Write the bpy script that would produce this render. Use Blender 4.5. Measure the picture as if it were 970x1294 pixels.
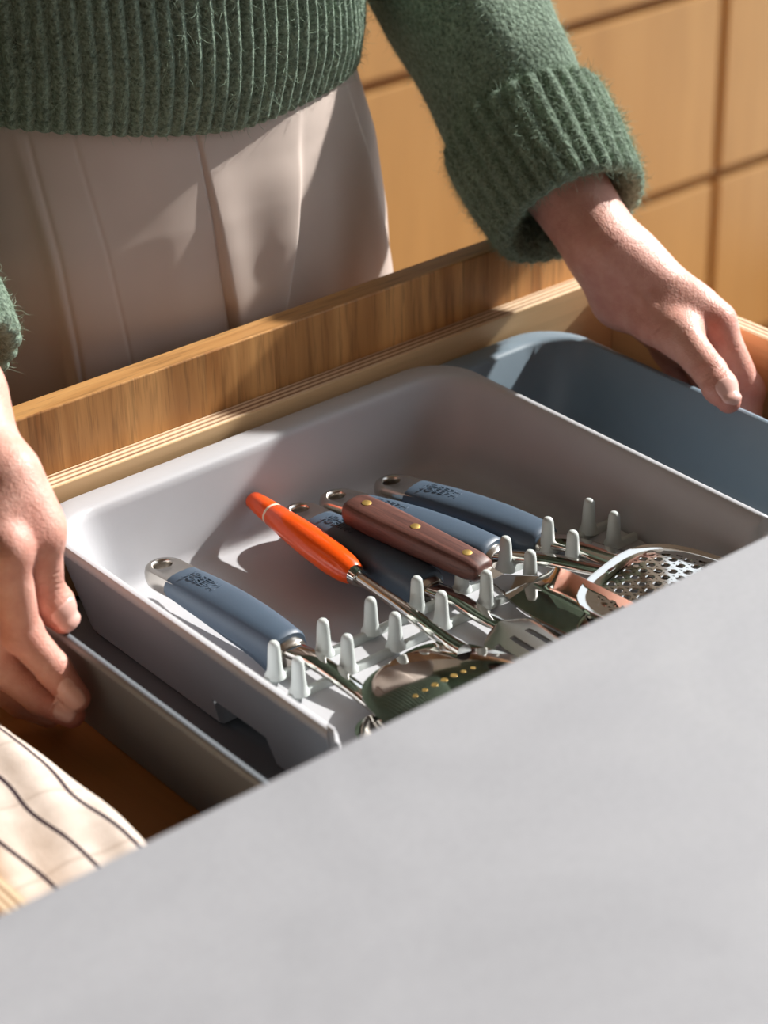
import bpy, bmesh, math, random
import numpy as np
from mathutils import Vector, Matrix

random.seed(7)
RNG = np.random.default_rng(11)
for o in list(bpy.data.objects):
    bpy.data.objects.remove(o, do_unlink=True)
SC = bpy.context.scene
COL = SC.collection

# ------------------------------------------------------------------ camera
# metres; x along the drawer front, y away from the camera towards the person, z up; z = 0 is the tray rim
IMW, IMH, FPX = 970.0, 1294.0, 2861.0
YAW, PITCH, ROLL = (math.radians(a) for a in (39.0, 29.53, -1.36))
CAM = np.array([-0.4968, -0.9145, 0.577])
_f = np.array([math.sin(YAW) * math.cos(PITCH), math.cos(YAW) * math.cos(PITCH), -math.sin(PITCH)])
_r = np.array([math.cos(YAW), -math.sin(YAW), 0.0])
_u = np.cross(_r, _f)
_r, _u = (math.cos(ROLL) * _r + math.sin(ROLL) * _u, -math.sin(ROLL) * _r + math.cos(ROLL) * _u)
cd = bpy.data.cameras.new('camera')
cam = bpy.data.objects.new('camera', cd)
COL.objects.link(cam)
cam.matrix_world = Matrix(((_r[0], _u[0], -_f[0], CAM[0]), (_r[1], _u[1], -_f[1], CAM[1]),
                           (_r[2], _u[2], -_f[2], CAM[2]), (0, 0, 0, 1)))
cd.sensor_fit = 'HORIZONTAL'
cd.sensor_width = 36.0
cd.lens = 36.0 * FPX / IMW
cd.clip_start = 0.02
cd.dof.use_dof = True
cd.dof.focus_distance = float((np.array([0.14, -0.10, -0.02]) - CAM) @ _f)
cd.dof.aperture_fstop = 9.5
SC.camera = cam


def ray(x, y):
    return _f + (x - IMW / 2) / FPX * _r - (y - IMH / 2) / FPX * _u


def onx(x, y, X):
    d = ray(x, y)
    return CAM + d * (X - CAM[0]) / d[0]


def ony(x, y, Y):
    d = ray(x, y)
    return CAM + d * (Y - CAM[1]) / d[1]


def onz(x, y, Z):
    d = ray(x, y)
    return CAM + d * (Z - CAM[2]) / d[2]


# ------------------------------------------------------------------ light
SC.view_settings.view_transform = 'Standard'
SC.view_settings.look = 'None'
SC.view_settings.gamma = 1.0
SC.view_settings.use_curve_mapping = False
SC.view_settings.exposure = 0.5
world = bpy.data.worlds.new('room_daylight')
SC.world = world
world.use_nodes = True
world.node_tree.nodes['Background'].inputs[0].default_value = (0.82, 0.91, 1.0, 1)
world.node_tree.nodes['Background'].inputs[1].default_value = 1.15
SUN_AZ, SUN_EL = math.radians(-5.0), math.radians(31.5)      # from +x, along the drawer front
SUN_DIR = -Vector((math.cos(SUN_AZ) * math.cos(SUN_EL), math.sin(SUN_AZ) * math.cos(SUN_EL), math.sin(SUN_EL)))
sl = bpy.data.lights.new('sun', 'SUN')
sl.energy = 5.9
sl.angle = math.radians(1.2)
sl.color = (1.0, 0.965, 0.915)
sun = bpy.data.objects.new('sun', sl)
sun.rotation_euler = SUN_DIR.to_track_quat('-Z', 'Y').to_euler()
sun.location = (2, -1, 3)
COL.objects.link(sun)

FLOOR_Z = -0.82


# ------------------------------------------------------------------ helpers
def srgb(r, g, b):
    def c(v):
        v /= 255.0
        return v / 12.92 if v <= 0.04045 else ((v + 0.055) / 1.055) ** 2.4
    return (c(r), c(g), c(b), 1.0)


def tag(o, label, cat, group=None):
    o['label'] = label
    o['category'] = cat
    if group:
        o['group'] = group
    return o


def empty(name, loc=(0, 0, 0), rz=0.0):
    o = bpy.data.objects.new(name, None)
    o.empty_display_size = 0.02
    o.location = loc
    o.rotation_euler = (0, 0, rz)
    COL.objects.link(o)
    return o


class MB:
    def __init__(self):
        self.v, self.f, self.m = [], [], []

    def add(self, verts, faces, mi=0):
        n = len(self.v)
        self.v.extend(tuple(map(float, p)) for p in verts)
        self.f.extend(tuple(i + n for i in fc) for fc in faces)
        self.m.extend([mi] * len(faces))

    def box(self, x0, x1, y0, y1, z0, z1, mi=0):
        v = [(x, y, z) for z in (z0, z1) for y in (y0, y1) for x in (x0, x1)]
        self.add(v, [(0, 2, 3, 1), (4, 5, 7, 6), (0, 1, 5, 4), (2, 6, 7, 3), (0, 4, 6, 2), (1, 3, 7, 5)], mi)

    def rings(self, rings, closed=True, cap0=False, cap1=False, mi=0):
        n = len(rings[0])
        v = [p for r in rings for p in r]
        f = []
        for k in range(len(rings) - 1):
            for i in range(n if closed else n - 1):
                j = (i + 1) % n
                f.append((k * n + i, k * n + j, (k + 1) * n + j, (k + 1) * n + i))
        if cap0:
            f.append(tuple(range(n - 1, -1, -1)))
        if cap1:
            f.append(tuple((len(rings) - 1) * n + i for i in range(n)))
        self.add(v, f, mi)

    def build(self, name, mats, parent=None, smooth=None, bevel=0.0, recalc=True):
        me = bpy.data.meshes.new(name)
        me.from_pydata(self.v, [], self.f)
        if not isinstance(mats, (list, tuple)):
            mats = [mats]
        for m in mats:
            me.materials.append(m)
        me.polygons.foreach_set('material_index', self.m)
        if recalc or bevel > 0:
            bm = bmesh.new()
            bm.from_mesh(me)
            if recalc:
                bmesh.ops.recalc_face_normals(bm, faces=bm.faces)
            if bevel > 0:
                es = [e for e in bm.edges if len(e.link_faces) == 2 and e.calc_face_angle(0) > 0.6]
                bmesh.ops.bevel(bm, geom=es, offset=bevel, segments=2, affect='EDGES', profile=0.5)
            bm.to_mesh(me)
            bm.free()
        if smooth is not None:
            shade(me, smooth)
        o = bpy.data.objects.new(name, me)
        COL.objects.link(o)
        if parent:
            o.parent = parent
        return o


def shade(me, ang):
    """smooth shading with edges sharper than ang kept"""
    me.polygons.foreach_set('use_smooth', [True] * len(me.polygons))
    if ang < math.pi:
        bm = bmesh.new()
        bm.from_mesh(me)
        for e in bm.edges:
            if len(e.link_faces) == 2 and e.calc_face_angle(0) > ang:
                e.smooth = False
        bm.to_mesh(me)
        bm.free()
    me.update()


def rrect(x0, x1, y0, y1, r, z, nc=8, ns=6):
    """rounded rectangle ring, counter-clockwise, with subdivided sides"""
    pts = []
    cs = [(x1 - r, y0 + r, -90), (x1 - r, y1 - r, 0), (x0 + r, y1 - r, 90), (x0 + r, y0 + r, 180)]
    arcs = []
    for cx, cy, a in cs:
        arcs.append([(cx + r * math.cos(math.radians(a + 90 * i / nc)), cy + r * math.sin(math.radians(a + 90 * i / nc)))
                     for i in range(nc + 1)])
    for k in range(4):
        pts += arcs[k]
        p, q = arcs[k][-1], arcs[(k + 1) % 4][0]
        for i in range(1, ns):
            t = i / ns
            pts.append((p[0] + (q[0] - p[0]) * t, p[1] + (q[1] - p[1]) * t))
    return [(x, y, z) for x, y in pts]


def tube_rings(path, radii, n=12, up=(0, 0, 1)):
    """circular or elliptic rings (radius or (lateral, vertical)) along a path"""
    P = [Vector(p) for p in path]
    rings = []
    prev = None
    for i, p in enumerate(P):
        d = (P[min(i + 1, len(P) - 1)] - P[max(i - 1, 0)]).normalized()
        if prev is None:
            s = d.cross(Vector(up))
            if s.length < 1e-4:
                s = d.cross(Vector((1, 0, 0)))
        else:
            s = prev - d * prev.dot(d)
        s.normalize()
        prev = s
        w = s.cross(d).normalized()
        r = radii[i]
        ra, rb = (r, r) if not isinstance(r, (tuple, list)) else r
        rings.append([p + s * (ra * math.cos(2 * math.pi * k / n)) + w * (rb * math.sin(2 * math.pi * k / n)) for k in range(n)])
    return rings


def catmull(pts, n):
    P = [np.array(p, float) for p in pts]
    P = [2 * P[0] - P[1]] + P + [2 * P[-1] - P[-2]]
    out = []
    segs = len(P) - 3
    for i in range(n + 1):
        t = i / n * segs
        k = min(int(t), segs - 1)
        t -= k
        a, b, c, d = P[k:k + 4]
        out.append(0.5 * (2 * b + (c - a) * t + (2 * a - 5 * b + 4 * c - d) * t * t + (3 * b - a - 3 * c + d) * t ** 3))
    return out


# ------------------------------------------------------------------ materials
def new_mat(name):
    m = bpy.data.materials.new(name)
    m.use_nodes = True
    nt = m.node_tree
    return m, nt, nt.nodes['Principled BSDF']


def N(nt, kind, **kw):
    n = nt.nodes.new(kind)
    for k, v in kw.items():
        if k.startswith('i_'):
            n.inputs[k[2:].replace('_', ' ')].default_value = v
        else:
            setattr(n, k, v)
    return n


def coords(nt, scale=(1, 1, 1), kind='Object', rot=(0, 0, 0)):
    tc = N(nt, 'ShaderNodeTexCoord')
    mp = N(nt, 'ShaderNodeMapping')
    mp.inputs['Scale'].default_value = scale
    mp.inputs['Rotation'].default_value = rot
    nt.links.new(tc.outputs[kind], mp.inputs[0])
    return mp.outputs[0]


def noise(nt, vec, scale, detail=4, rough=0.55, dist=0.0):
    n = N(nt, 'ShaderNodeTexNoise')
    n.inputs['Scale'].default_value = scale
    n.inputs['Detail'].default_value = detail
    n.inputs['Roughness'].default_value = rough
    n.inputs['Distortion'].default_value = dist
    nt.links.new(vec, n.inputs['Vector'])
    return n.outputs['Fac']


def ramp(nt, fac, stops):
    n = N(nt, 'ShaderNodeValToRGB')
    e = n.color_ramp.elements
    while len(e) < len(stops):
        e.new(0.5)
    for i, (p, c) in enumerate(stops):
        e[i].position = p
        e[i].color = c
    nt.links.new(fac, n.inputs[0])
    return n.outputs[0]


def mixc(nt, a, b, fac, mode='MIX'):
    n = N(nt, 'ShaderNodeMix', data_type='RGBA', blend_type=mode)
    for sock, v in ((n.inputs[0], fac), (n.inputs[6], a), (n.inputs[7], b)):
        if hasattr(v, 'links') or isinstance(v, bpy.types.NodeSocket):
            nt.links.new(v, sock)
        else:
            sock.default_value = v
    return n.outputs[2]


def bump(nt, bsdf, h, strength, dist):
    b = N(nt, 'ShaderNodeBump')
    b.inputs['Strength'].default_value = strength
    b.inputs['Distance'].default_value = dist
    nt.links.new(h, b.inputs['Height'])
    nt.links.new(b.outputs[0], bsdf.inputs['Normal'])


def plain(name, col, rough=0.5, metal=0.0, var=0.06, scale=40, bmp=0.0, bscale=600, spec=0.5, coat=0.0):
    m, nt, b = new_mat(name)
    v = coords(nt)
    f = noise(nt, v, scale)
    lo = tuple(c * (1 - var) for c in col[:3]) + (1,)
    hi = tuple(min(1, c * (1 + var)) for c in col[:3]) + (1,)
    nt.links.new(ramp(nt, f, [(0.3, lo), (0.7, hi)]), b.inputs['Base Color'])
    b.inputs['Roughness'].default_value = rough
    b.inputs['Metallic'].default_value = metal
    b.inputs['Specular IOR Level'].default_value = spec
    b.inputs['Coat Weight'].default_value = coat
    b.inputs['Coat Roughness'].default_value = 0.06
    if bmp:
        bump(nt, b, noise(nt, v, bscale, 2), bmp, 0.0004)
    return m


def wood(name, light, dark, grain_axis='Z', fine=90, stave=0.0, rough=0.5, contrast=1.0, sc=1.0):
    m, nt, b = new_mat(name)
    k = {'X': (0.06, 1, 1), 'Y': (1, 0.06, 1), 'Z': (1, 1, 0.06)}[grain_axis]
    v = coords(nt, tuple(c * sc for c in k))
    if stave:
        # each glued stave shifts the grain and the tone
        tc = N(nt, 'ShaderNodeTexCoord')
        sx = N(nt, 'ShaderNodeSeparateXYZ')
        nt.links.new(tc.outputs['Object'], sx.inputs[0])
        mu = N(nt, 'ShaderNodeMath', operation='DIVIDE')
        mu.inputs[1].default_value = stave
        nt.links.new(sx.outputs['X'], mu.inputs[0])
        fl = N(nt, 'ShaderNodeMath', operation='FLOOR')
        nt.links.new(mu.outputs[0], fl.inputs[0])
        wn = N(nt, 'ShaderNodeTexWhiteNoise', noise_dimensions='1D')
        nt.links.new(fl.outputs[0], wn.inputs['W'])
        off = N(nt, 'ShaderNodeVectorMath', operation='MULTIPLY_ADD')
        nt.links.new(wn.outputs['Color'], off.inputs[0])
        off.inputs[1].default_value = (3, 3, 3)
        nt.links.new(v, off.inputs[2])
        v = off.outputs[0]
    big = noise(nt, v, fine * 0.28, 5, 0.6, 1.2)
    col = ramp(nt, big, [(0.30, dark), (0.46, tuple(0.5 * (a + c) for a, c in zip(dark, light))), (0.62, light), (0.8, tuple(min(1, c * 1.06) for c in light))])
    fn = noise(nt, v, fine * 3.2, 3, 0.7)
    pore = ramp(nt, fn, [(0.36, (1 - 0.38 * contrast,) * 3 + (1,)), (0.5, (1, 1, 1, 1))])
    col = mixc(nt, col, pore, 0.8, 'MULTIPLY')
    if stave:
        tone = ramp(nt, wn.outputs['Value'], [(0, (0.80, 0.78, 0.74, 1)), (1, (1.08, 1.06, 1.02, 1))])
        col = mixc(nt, col, tone, 0.9, 'MULTIPLY')
    nt.links.new(col, b.inputs['Base Color'])
    b.inputs['Roughness'].default_value = rough
    bump(nt, b, fn, 0.15, 0.0004)
    return m


def ply_edge(name, axis, thick, plies=7):
    """laminated plywood edge: pale and brown veneer layers across the thickness"""
    m, nt, b = new_mat(name)
    tc = N(nt, 'ShaderNodeTexCoord')
    sx = N(nt, 'ShaderNodeSeparateXYZ')
    nt.links.new(tc.outputs['Object'], sx.inputs[0])
    mu = N(nt, 'ShaderNodeMath', operation='MULTIPLY')
    mu.inputs[1].default_value = math.pi * plies / thick
    nt.links.new(sx.outputs[axis], mu.inputs[0])
    sn = N(nt, 'ShaderNodeMath', operation='SINE')
    nt.links.new(mu.outputs[0], sn.inputs[0])
    k = (0.05, 1, 1) if axis == 'Y' else (1, 0.05, 1)
    v = coords(nt, k)
    nz = noise(nt, v, 160, 3)
    ad = N(nt, 'ShaderNodeMath', operation='MULTIPLY_ADD')
    nt.links.new(nz, ad.inputs[0])
    ad.inputs[1].default_value = 1.4
    nt.links.new(sn.outputs[0], ad.inputs[2])
    mr = N(nt, 'ShaderNodeMapRange')
    mr.inputs['From Min'].default_value = -0.4
    mr.inputs['From Max'].default_value = 1.7
    nt.links.new(ad.outputs[0], mr.inputs['Value'])
    col = ramp(nt, mr.outputs[0], [(0.0, srgb(128, 92, 66)), (0.35, srgb(190, 152, 118)), (0.7, srgb(226, 200, 166)), (1, srgb(236, 214, 182))])
    nt.links.new(col, b.inputs['Base Color'])
    b.inputs['Roughness'].default_value = 0.6
    return m


M = {}
M['tray'] = plain('light_grey_plastic', srgb(190, 191, 195), 0.42, var=0.02, bmp=0.05)
M['peg'] = plain('pale_grey_green_plastic', srgb(196, 203, 201), 0.45, var=0.02)
M['slate'] = plain('slate_plastic', srgb(126, 144, 157), 0.40, var=0.03, bmp=0.04)
M['slate2'] = plain('grey_slate_plastic', srgb(112, 118, 124), 0.42, var=0.03, bmp=0.04)
M['rubber'] = plain('slate_rubber', srgb(70, 86, 103), 0.46, var=0.05, bmp=0.12, bscale=2200)
M['steel'] = plain('polished_steel', srgb(214, 210, 204), 0.07, 1.0, var=0.02)
M['satin'] = plain('satin_steel', srgb(196, 190, 182), 0.24, 1.0, var=0.04)
M['orange'] = plain('orange_enamel', srgb(243, 84, 4), 0.28, var=0.03, coat=0.5)
M['cream'] = plain('cream_band', srgb(250, 228, 205), 0.4, var=0.02)
M['brass'] = plain('brass', srgb(220, 186, 112), 0.45, 1.0, var=0.05)
M['counter'] = None
M['oak'] = wood('oak_staves', srgb(224, 172, 110), srgb(158, 106, 56), 'Z', 90, 0.047, 0.42)
M['oak_edge'] = wood('oak_top_edge', srgb(212, 164, 104), srgb(166, 116, 64), 'X', 120, 0, 0.45)
M['ply'] = wood('birch_ply_face', srgb(226, 192, 146), srgb(206, 168, 120), 'X', 40, 0, 0.5, 0.3)
M['ply_y'] = wood('birch_ply_face_side', srgb(226, 188, 138), srgb(206, 164, 112), 'Y', 40, 0, 0.5, 0.3)
M['plyedge_y'] = ply_edge('ply_layers_front', 'Y', 0.0135)
M['plyedge_x'] = ply_edge('ply_layers_side', 'X', 0.0125)
M['cab'] = wood('honey_ply_front', srgb(206, 158, 92), srgb(190, 141, 76), 'Z', 26, 0, 0.5, 0.22)
M['cab_shaded'] = wood('honey_ply_shaded', srgb(172, 122, 68), srgb(154, 106, 56), 'Z', 26, 0, 0.6, 0.2)  # same wood as the fronts, with the shade of the gaps put into its colour
M['base'] = wood('drawer_base_ply', srgb(176, 128, 74), srgb(150, 104, 56), 'Y', 40, 0, 0.5, 0.3)
M['rose'] = wood('rosewood', srgb(112, 70, 60), srgb(62, 34, 30), 'X', 420, 0, 0.5, 1.2)
M['floor'] = wood('floor_boards', srgb(170, 128, 84), srgb(140, 100, 62), 'X', 20, 0, 0.5, 0.4)
M['wall'] = plain('warm_white_plaster', srgb(150, 132, 112), 0.8, var=0.02, scale=8)
M['frame'] = plain('white_window_paint', srgb(226, 224, 218), 0.4, var=0.01)
M['shoe'] = plain('black_leather', srgb(34, 32, 32), 0.4)
M['hair'] = plain('brown_hair', srgb(70, 48, 34), 0.5, var=0.3, scale=200)


def mat_counter():
    m, nt, b = new_mat('grey_concrete_laminate')
    v = coords(nt)
    a = noise(nt, v, 7, 6, 0.6, 0.6)
    c = ramp(nt, a, [(0.3, srgb(153, 154, 159)), (0.55, srgb(164, 165, 170)), (0.75, srgb(172, 173, 177))])
    s = noise(nt, v, 320, 3, 0.6)
    c = mixc(nt, c, ramp(nt, s, [(0.35, (0.92, 0.92, 0.92, 1)), (0.6, (1, 1, 1, 1))]), 0.7, 'MULTIPLY')
    nt.links.new(c, b.inputs['Base Color'])
    b.inputs['Roughness'].default_value = 0.5
    b.inputs['Specular IOR Level'].default_value = 0.35
    bump(nt, b, s, 0.08, 0.0004)
    return m


M['counter'] = mat_counter()


def mat_wool(name, light, dark):
    m, nt, b = new_mat(name)
    v = coords(nt)
    a = noise(nt, v, 420, 4, 0.7)
    c = ramp(nt, a, [(0.32, dark), (0.66, light)])
    big = noise(nt, v, 60, 3)
    c = mixc(nt, c, ramp(nt, big, [(0.3, (0.82, 0.82, 0.82, 1)), (0.7, (1.1, 1.1, 1.1, 1))]), 0.8, 'MULTIPLY')
    nt.links.new(c, b.inputs['Base Color'])
    b.inputs['Roughness'].default_value = 0.95
    b.inputs['Specular IOR Level'].default_value = 0.08
    b.inputs['Sheen Weight'].default_value = 0.35
    b.inputs['Sheen Roughness'].default_value = 0.5
    b.inputs['Sheen Tint'].default_value = (0.6, 0.75, 0.62, 1)
    w = N(nt, 'ShaderNodeTexVoronoi')
    w.inputs['Scale'].default_value = 330
    nt.links.new(v, w.inputs['Vector'])
    ad = N(nt, 'ShaderNodeMath', operation='MULTIPLY_ADD')
    nt.links.new(w.outputs['Distance'], ad.inputs[0])
    ad.inputs[1].default_value = -0.8
    nt.links.new(a, ad.inputs[2])
    bump(nt, b, ad.outputs[0], 0.8, 0.0022)
    return m


M['wool'] = mat_wool('green_wool', srgb(142, 160, 142), srgb(70, 85, 73))
M['fuzz'] = plain('wool_fibre', srgb(150, 170, 150), 0.9, var=0.2, spec=0.1)


def mat_trouser():
    m, nt, b = new_mat('taupe_twill')
    v = coords(nt)
    a = noise(nt, v, 14, 3)
    c = ramp(nt, a, [(0.3, srgb(188, 172, 162)), (0.7, srgb(198, 182, 172))])
    nt.links.new(c, b.inputs['Base Color'])
    b.inputs['Roughness'].default_value = 0.7
    b.inputs['Sheen Weight'].default_value = 0.25
    b.inputs['Specular IOR Level'].default_value = 0.25
    w = N(nt, 'ShaderNodeTexWave')
    w.inputs['Scale'].default_value = 900
    w.inputs['Distortion'].default_value = 2
    nt.links.new(coords(nt, rot=(0.3, 0.5, 0.6)), w.inputs['Vector'])
    bump(nt, b, w.outputs['Fac'], 0.10, 0.0003)
    return m


M['trouser'] = mat_trouser()


def mat_skin():
    m, nt, b = new_mat('skin')
    v = coords(nt)
    at = N(nt, 'ShaderNodeVertexColor', layer_name='tint')
    a = noise(nt, v, 90, 4, 0.6)
    c = ramp(nt, a, [(0.3, srgb(206, 150, 134)), (0.55, srgb(218, 166, 150)), (0.75, srgb(226, 180, 166))])
    c = mixc(nt, c, srgb(198, 104, 92), at.outputs['Color'])
    nt.links.new(c, b.inputs['Base Color'])
    b.inputs['Roughness'].default_value = 0.46
    b.inputs['Specular IOR Level'].default_value = 0.38
    b.inputs['Subsurface Weight'].default_value = 0.16
    b.inputs['Subsurface Radius'].default_value = (1.0, 0.35, 0.2)
    b.inputs['Subsurface Scale'].default_value = 0.006
    vo = N(nt, 'ShaderNodeTexVoronoi')
    vo.inputs['Scale'].default_value = 900
    nt.links.new(v, vo.inputs['Vector'])
    h = noise(nt, v, 260, 4, 0.65)
    ad = N(nt, 'ShaderNodeMath', operation='MULTIPLY_ADD')
    nt.links.new(vo.outputs['Distance'], ad.inputs[0])
    ad.inputs[1].default_value = 0.4
    nt.links.new(h, ad.inputs[2])
    bump(nt, b, ad.outputs[0], 0.5, 0.0009)
    return m


M['skin'] = mat_skin()
M['nail'] = plain('fingernail', srgb(232, 184, 172), 0.25, var=0.02, spec=0.5)


def mat_towel():
    m, nt, b = new_mat('striped_linen')
    tc = N(nt, 'ShaderNodeUVMap', uv_map='cloth')
    sx = N(nt, 'ShaderNodeSeparateXYZ')
    nt.links.new(tc.outputs[0], sx.inputs[0])

    def lines(sock, period, width, phase):
        d = N(nt, 'ShaderNodeMath', operation='MULTIPLY_ADD')
        nt.links.new(sock, d.inputs[0])
        d.inputs[1].default_value = 1 / period
        d.inputs[2].default_value = phase
        fr = N(nt, 'ShaderNodeMath', operation='FRACT')
        nt.links.new(d.outputs[0], fr.inputs[0])
        lt = N(nt, 'ShaderNodeMath', operation='LESS_THAN')
        nt.links.new(fr.outputs[0], lt.inputs[0])
        lt.inputs[1].default_value = width / period
        return lt.outputs[0]
    v = coords(nt)
    a = noise(nt, v, 90, 4)
    c = ramp(nt, a, [(0.3, srgb(196, 182, 171)), (0.7, srgb(212, 199, 189))])
    c = mixc(nt, c, srgb(176, 160, 148), mixc(nt, (0, 0, 0, 1), (0.55, 0.55, 0.55, 1), lines(sx.outputs['Y'], 0.045, 0.0025, 0.2)))
    c = mixc(nt, c, srgb(62, 50, 56), lines(sx.outputs['X'], 0.0215, 0.0021, 0.35))
    nt.links.new(c, b.inputs['Base Color'])
    b.inputs['Roughness'].default_value = 0.9
    b.inputs['Specular IOR Level'].default_value = 0.1
    bump(nt, b, noise(nt, v, 900, 2), 0.4, 0.0005)
    return m


M['towel'] = mat_towel()

# ------------------------------------------------------------------ setting
g = MB()
g.box(-3.0, 2.0, -3.2, 1.62, FLOOR_Z - 0.03, FLOOR_Z)
o = g.build('floor', M['floor'])
o['kind'] = 'structure'
g = MB()
g.box(-3.0, 2.0, 1.62, 1.72, FLOOR_Z, 2.30)
o = g.build('wall_back', M['wall'])
o['kind'] = 'structure'
g = MB()
g.box(-3.1, -3.0, -3.2, 1.72, FLOOR_Z, 2.30)
o = g.build('wall_left', M['wall'])
o['kind'] = 'structure'

g = MB()
g.box(-3.1, 2.15, -3.3, -3.2, FLOOR_Z, 2.30)
o = g.build('wall_front', M['wall'])
o['kind'] = 'structure'
g = MB()
g.box(-3.1, 2.15, -3.3, 1.72, 2.30, 2.40)
o = g.build('ceiling', M['wall'])
o['kind'] = 'structure'
# window wall on the right: tall glazed opening with slim mullions
WX0, WX1 = 2.0, 2.15
WY0, WY1, WZ0, WZ1 = -3.0, 1.58, -0.80, 2.24
g = MB()
g.box(WX0, WX1, -3.3, WY0, FLOOR_Z, 2.30)
g.box(WX0, WX1, WY1, 1.72, FLOOR_Z, 2.30)
g.box(WX0, WX1, WY0, WY1, FLOOR_Z, WZ0)
g.box(WX0, WX1, WY0, WY1, WZ1, 2.30)
o = g.build('wall_right', M['wall'])
o['kind'] = 'structure'
win = empty('window_1', (WX0, -1.0, WZ0))
win['kind'] = 'structure'
for y in (-2.05, -1.00, 0.30):
    g = MB()
    g.box(0.0, 0.05, y + 1.0 - 0.020, y + 1.0 + 0.020, 0.0, WZ1 - WZ0)
    g.build('mullion', M['frame'], win)
g = MB()
g.box(-0.03, 0.14, WY0 + 1.0, WY1 + 1.0, 0.0, 0.02)
g.build('window_sill', M['frame'], win)

# base cabinets across the aisle, flat plywood drawer fronts with open shadow gaps
GAPS_Z = [FLOOR_Z + 0.02, -0.5374, -0.2743, 0.035]
CABS = [(0.056, 'plywood base cabinet with three plain drawer fronts behind the person'),
        (0.856, 'plywood base cabinet with three plain drawer fronts seen behind the green sleeve'),
        (1.656, 'plywood base cabinet with three plain drawer fronts beyond the hand on the slate tray')]
for cx, lab in CABS:
    root = empty('base_cabinet', (cx, 1.02, FLOOR_Z))
    b = MB()
    wd = 0.8 if cx < 1.5 else 0.335
    b.box(0.001, wd - 0.001, 0.019, 0.59, 0.0, 0.868)
    b.build('carcass', M['cab_shaded'], root)
    for k in range(3):
        z0 = GAPS_Z[k] + 0.008 - FLOOR_Z
        z1 = GAPS_Z[k + 1] - 0.008 - FLOOR_Z
        b = MB()
        b.box(0.008, wd - 0.008, 0.0, 0.0188, z0, z1)
        b.build('drawer_front', M['cab'], root, bevel=0.0012)
    tag(root, lab, 'cabinet', 'base cabinets across the aisle')
b = MB()
b.box(0.03, 1.995, 1.0, 1.62, 0.0485, 0.078)
o = b.build('worktop', M['counter'], bevel=0.002)
tag(o, 'grey worktop slab on the plywood base cabinets behind the person', 'worktop')

# kitchen island under the near worktop
b = MB()
b.box(-1.6, 1.5, -1.75, -0.3565, 0.050, 0.078)
o = b.build('countertop', M['counter'], bevel=0.0018)
tag(o, 'smooth grey countertop slab above the pulled out drawer', 'countertop')
root = empty('island_cabinet', (0.134, -0.7, FLOOR_Z))
for x0, x1 in ((-0.360, -0.342), (0.342, 0.360)):
    b = MB()
    b.box(x0, x1, -0.30, 0.328, 0.0, 0.869)
    b.build('side_panel', M['cab'], root)
b = MB()
b.box(-0.342, 0.342, -0.30, -0.282, 0.0, 0.869)
b.build('back_panel', M['cab_shaded'], root)
b = MB()
b.box(-0.342, 0.342, -0.282, 0.328, 0.05, 0.068)
b.build('bottom_panel', M['cab_shaded'], root)
b = MB()
b.box(-0.342, 0.342, 0.3282, 0.3462, 0.03, 0.66)
b.build('lower_front', M['oak'], root)
tag(root, 'plywood island cabinet carcass under the grey countertop', 'cabinet')

# ------------------------------------------------------------------ drawer
BASE_Z = -0.064
DX0, DX1 = -0.1790, 0.4480
root = empty('drawer', (0.1345, -0.2, BASE_Z - 0.012))
inv = Vector(root.location)


def part_box(name, x0, x1, y0, y1, z0, z1, mats, parent, off, top_mat=None, bevel=0.0006):
    b = MB()
    b.box(x0 - off[0], x1 - off[0], y0 - off[1], y1 - off[1], z0 - off[2], z1 - off[2])
    if top_mat is not None:
        b.m[1] = top_mat
    return b.build(name, mats, parent, bevel=bevel)


of = part_box('front_panel', -0.193, 0.4635, 0.0178, 0.0340, -0.165, 0.0437, [M['oak'], M['oak_edge']], root, inv, 1, 0.0008)
of['label'] = 'oak drawer front with vertical grain'
part_box('inner_front', DX0, DX1, 0.0040, 0.0176, -0.085, 0.0062, [M['ply'], M['plyedge_y']], root, inv, 1)
part_box('side_panel', DX0, DX0 + 0.0125, -0.52, 0.0038, -0.085, 0.0062, [M['ply_y'], M['plyedge_x']], root, inv, 1)
part_box('side_panel', DX1 - 0.0125, DX1, -0.52, 0.0038, -0.085, 0.0062, [M['ply_y'], M['plyedge_x']], root, inv, 1)
part_box('back_panel', DX0 + 0.0127, DX1 - 0.0127, -0.52, -0.508, -0.085, -0.005, [M['ply']], root, inv)
part_box('bottom_panel', DX0 + 0.0127, DX1 - 0.0127, -0.5078, 0.0038, BASE_Z - 0.009, BASE_Z, [M['base']], root, inv)
tag(root, 'pulled out plywood drawer with an oak front panel', 'drawer')

# ------------------------------------------------------------------ utensil tray
FL = -0.054            # tray floor
TY0 = -0.392
MY0 = -0.300           # front edge of the main tray; its walls stop at WALL_END, the front stays low
WALL_END = -0.2600
root = empty('utensil_tray', (0.145, -0.19, -0.0605))
TO = Vector(root.location)


def shift(ring, off):
    return [(x - off[0], y - off[1], z - off[2]) for x, y, z in ring]


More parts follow.
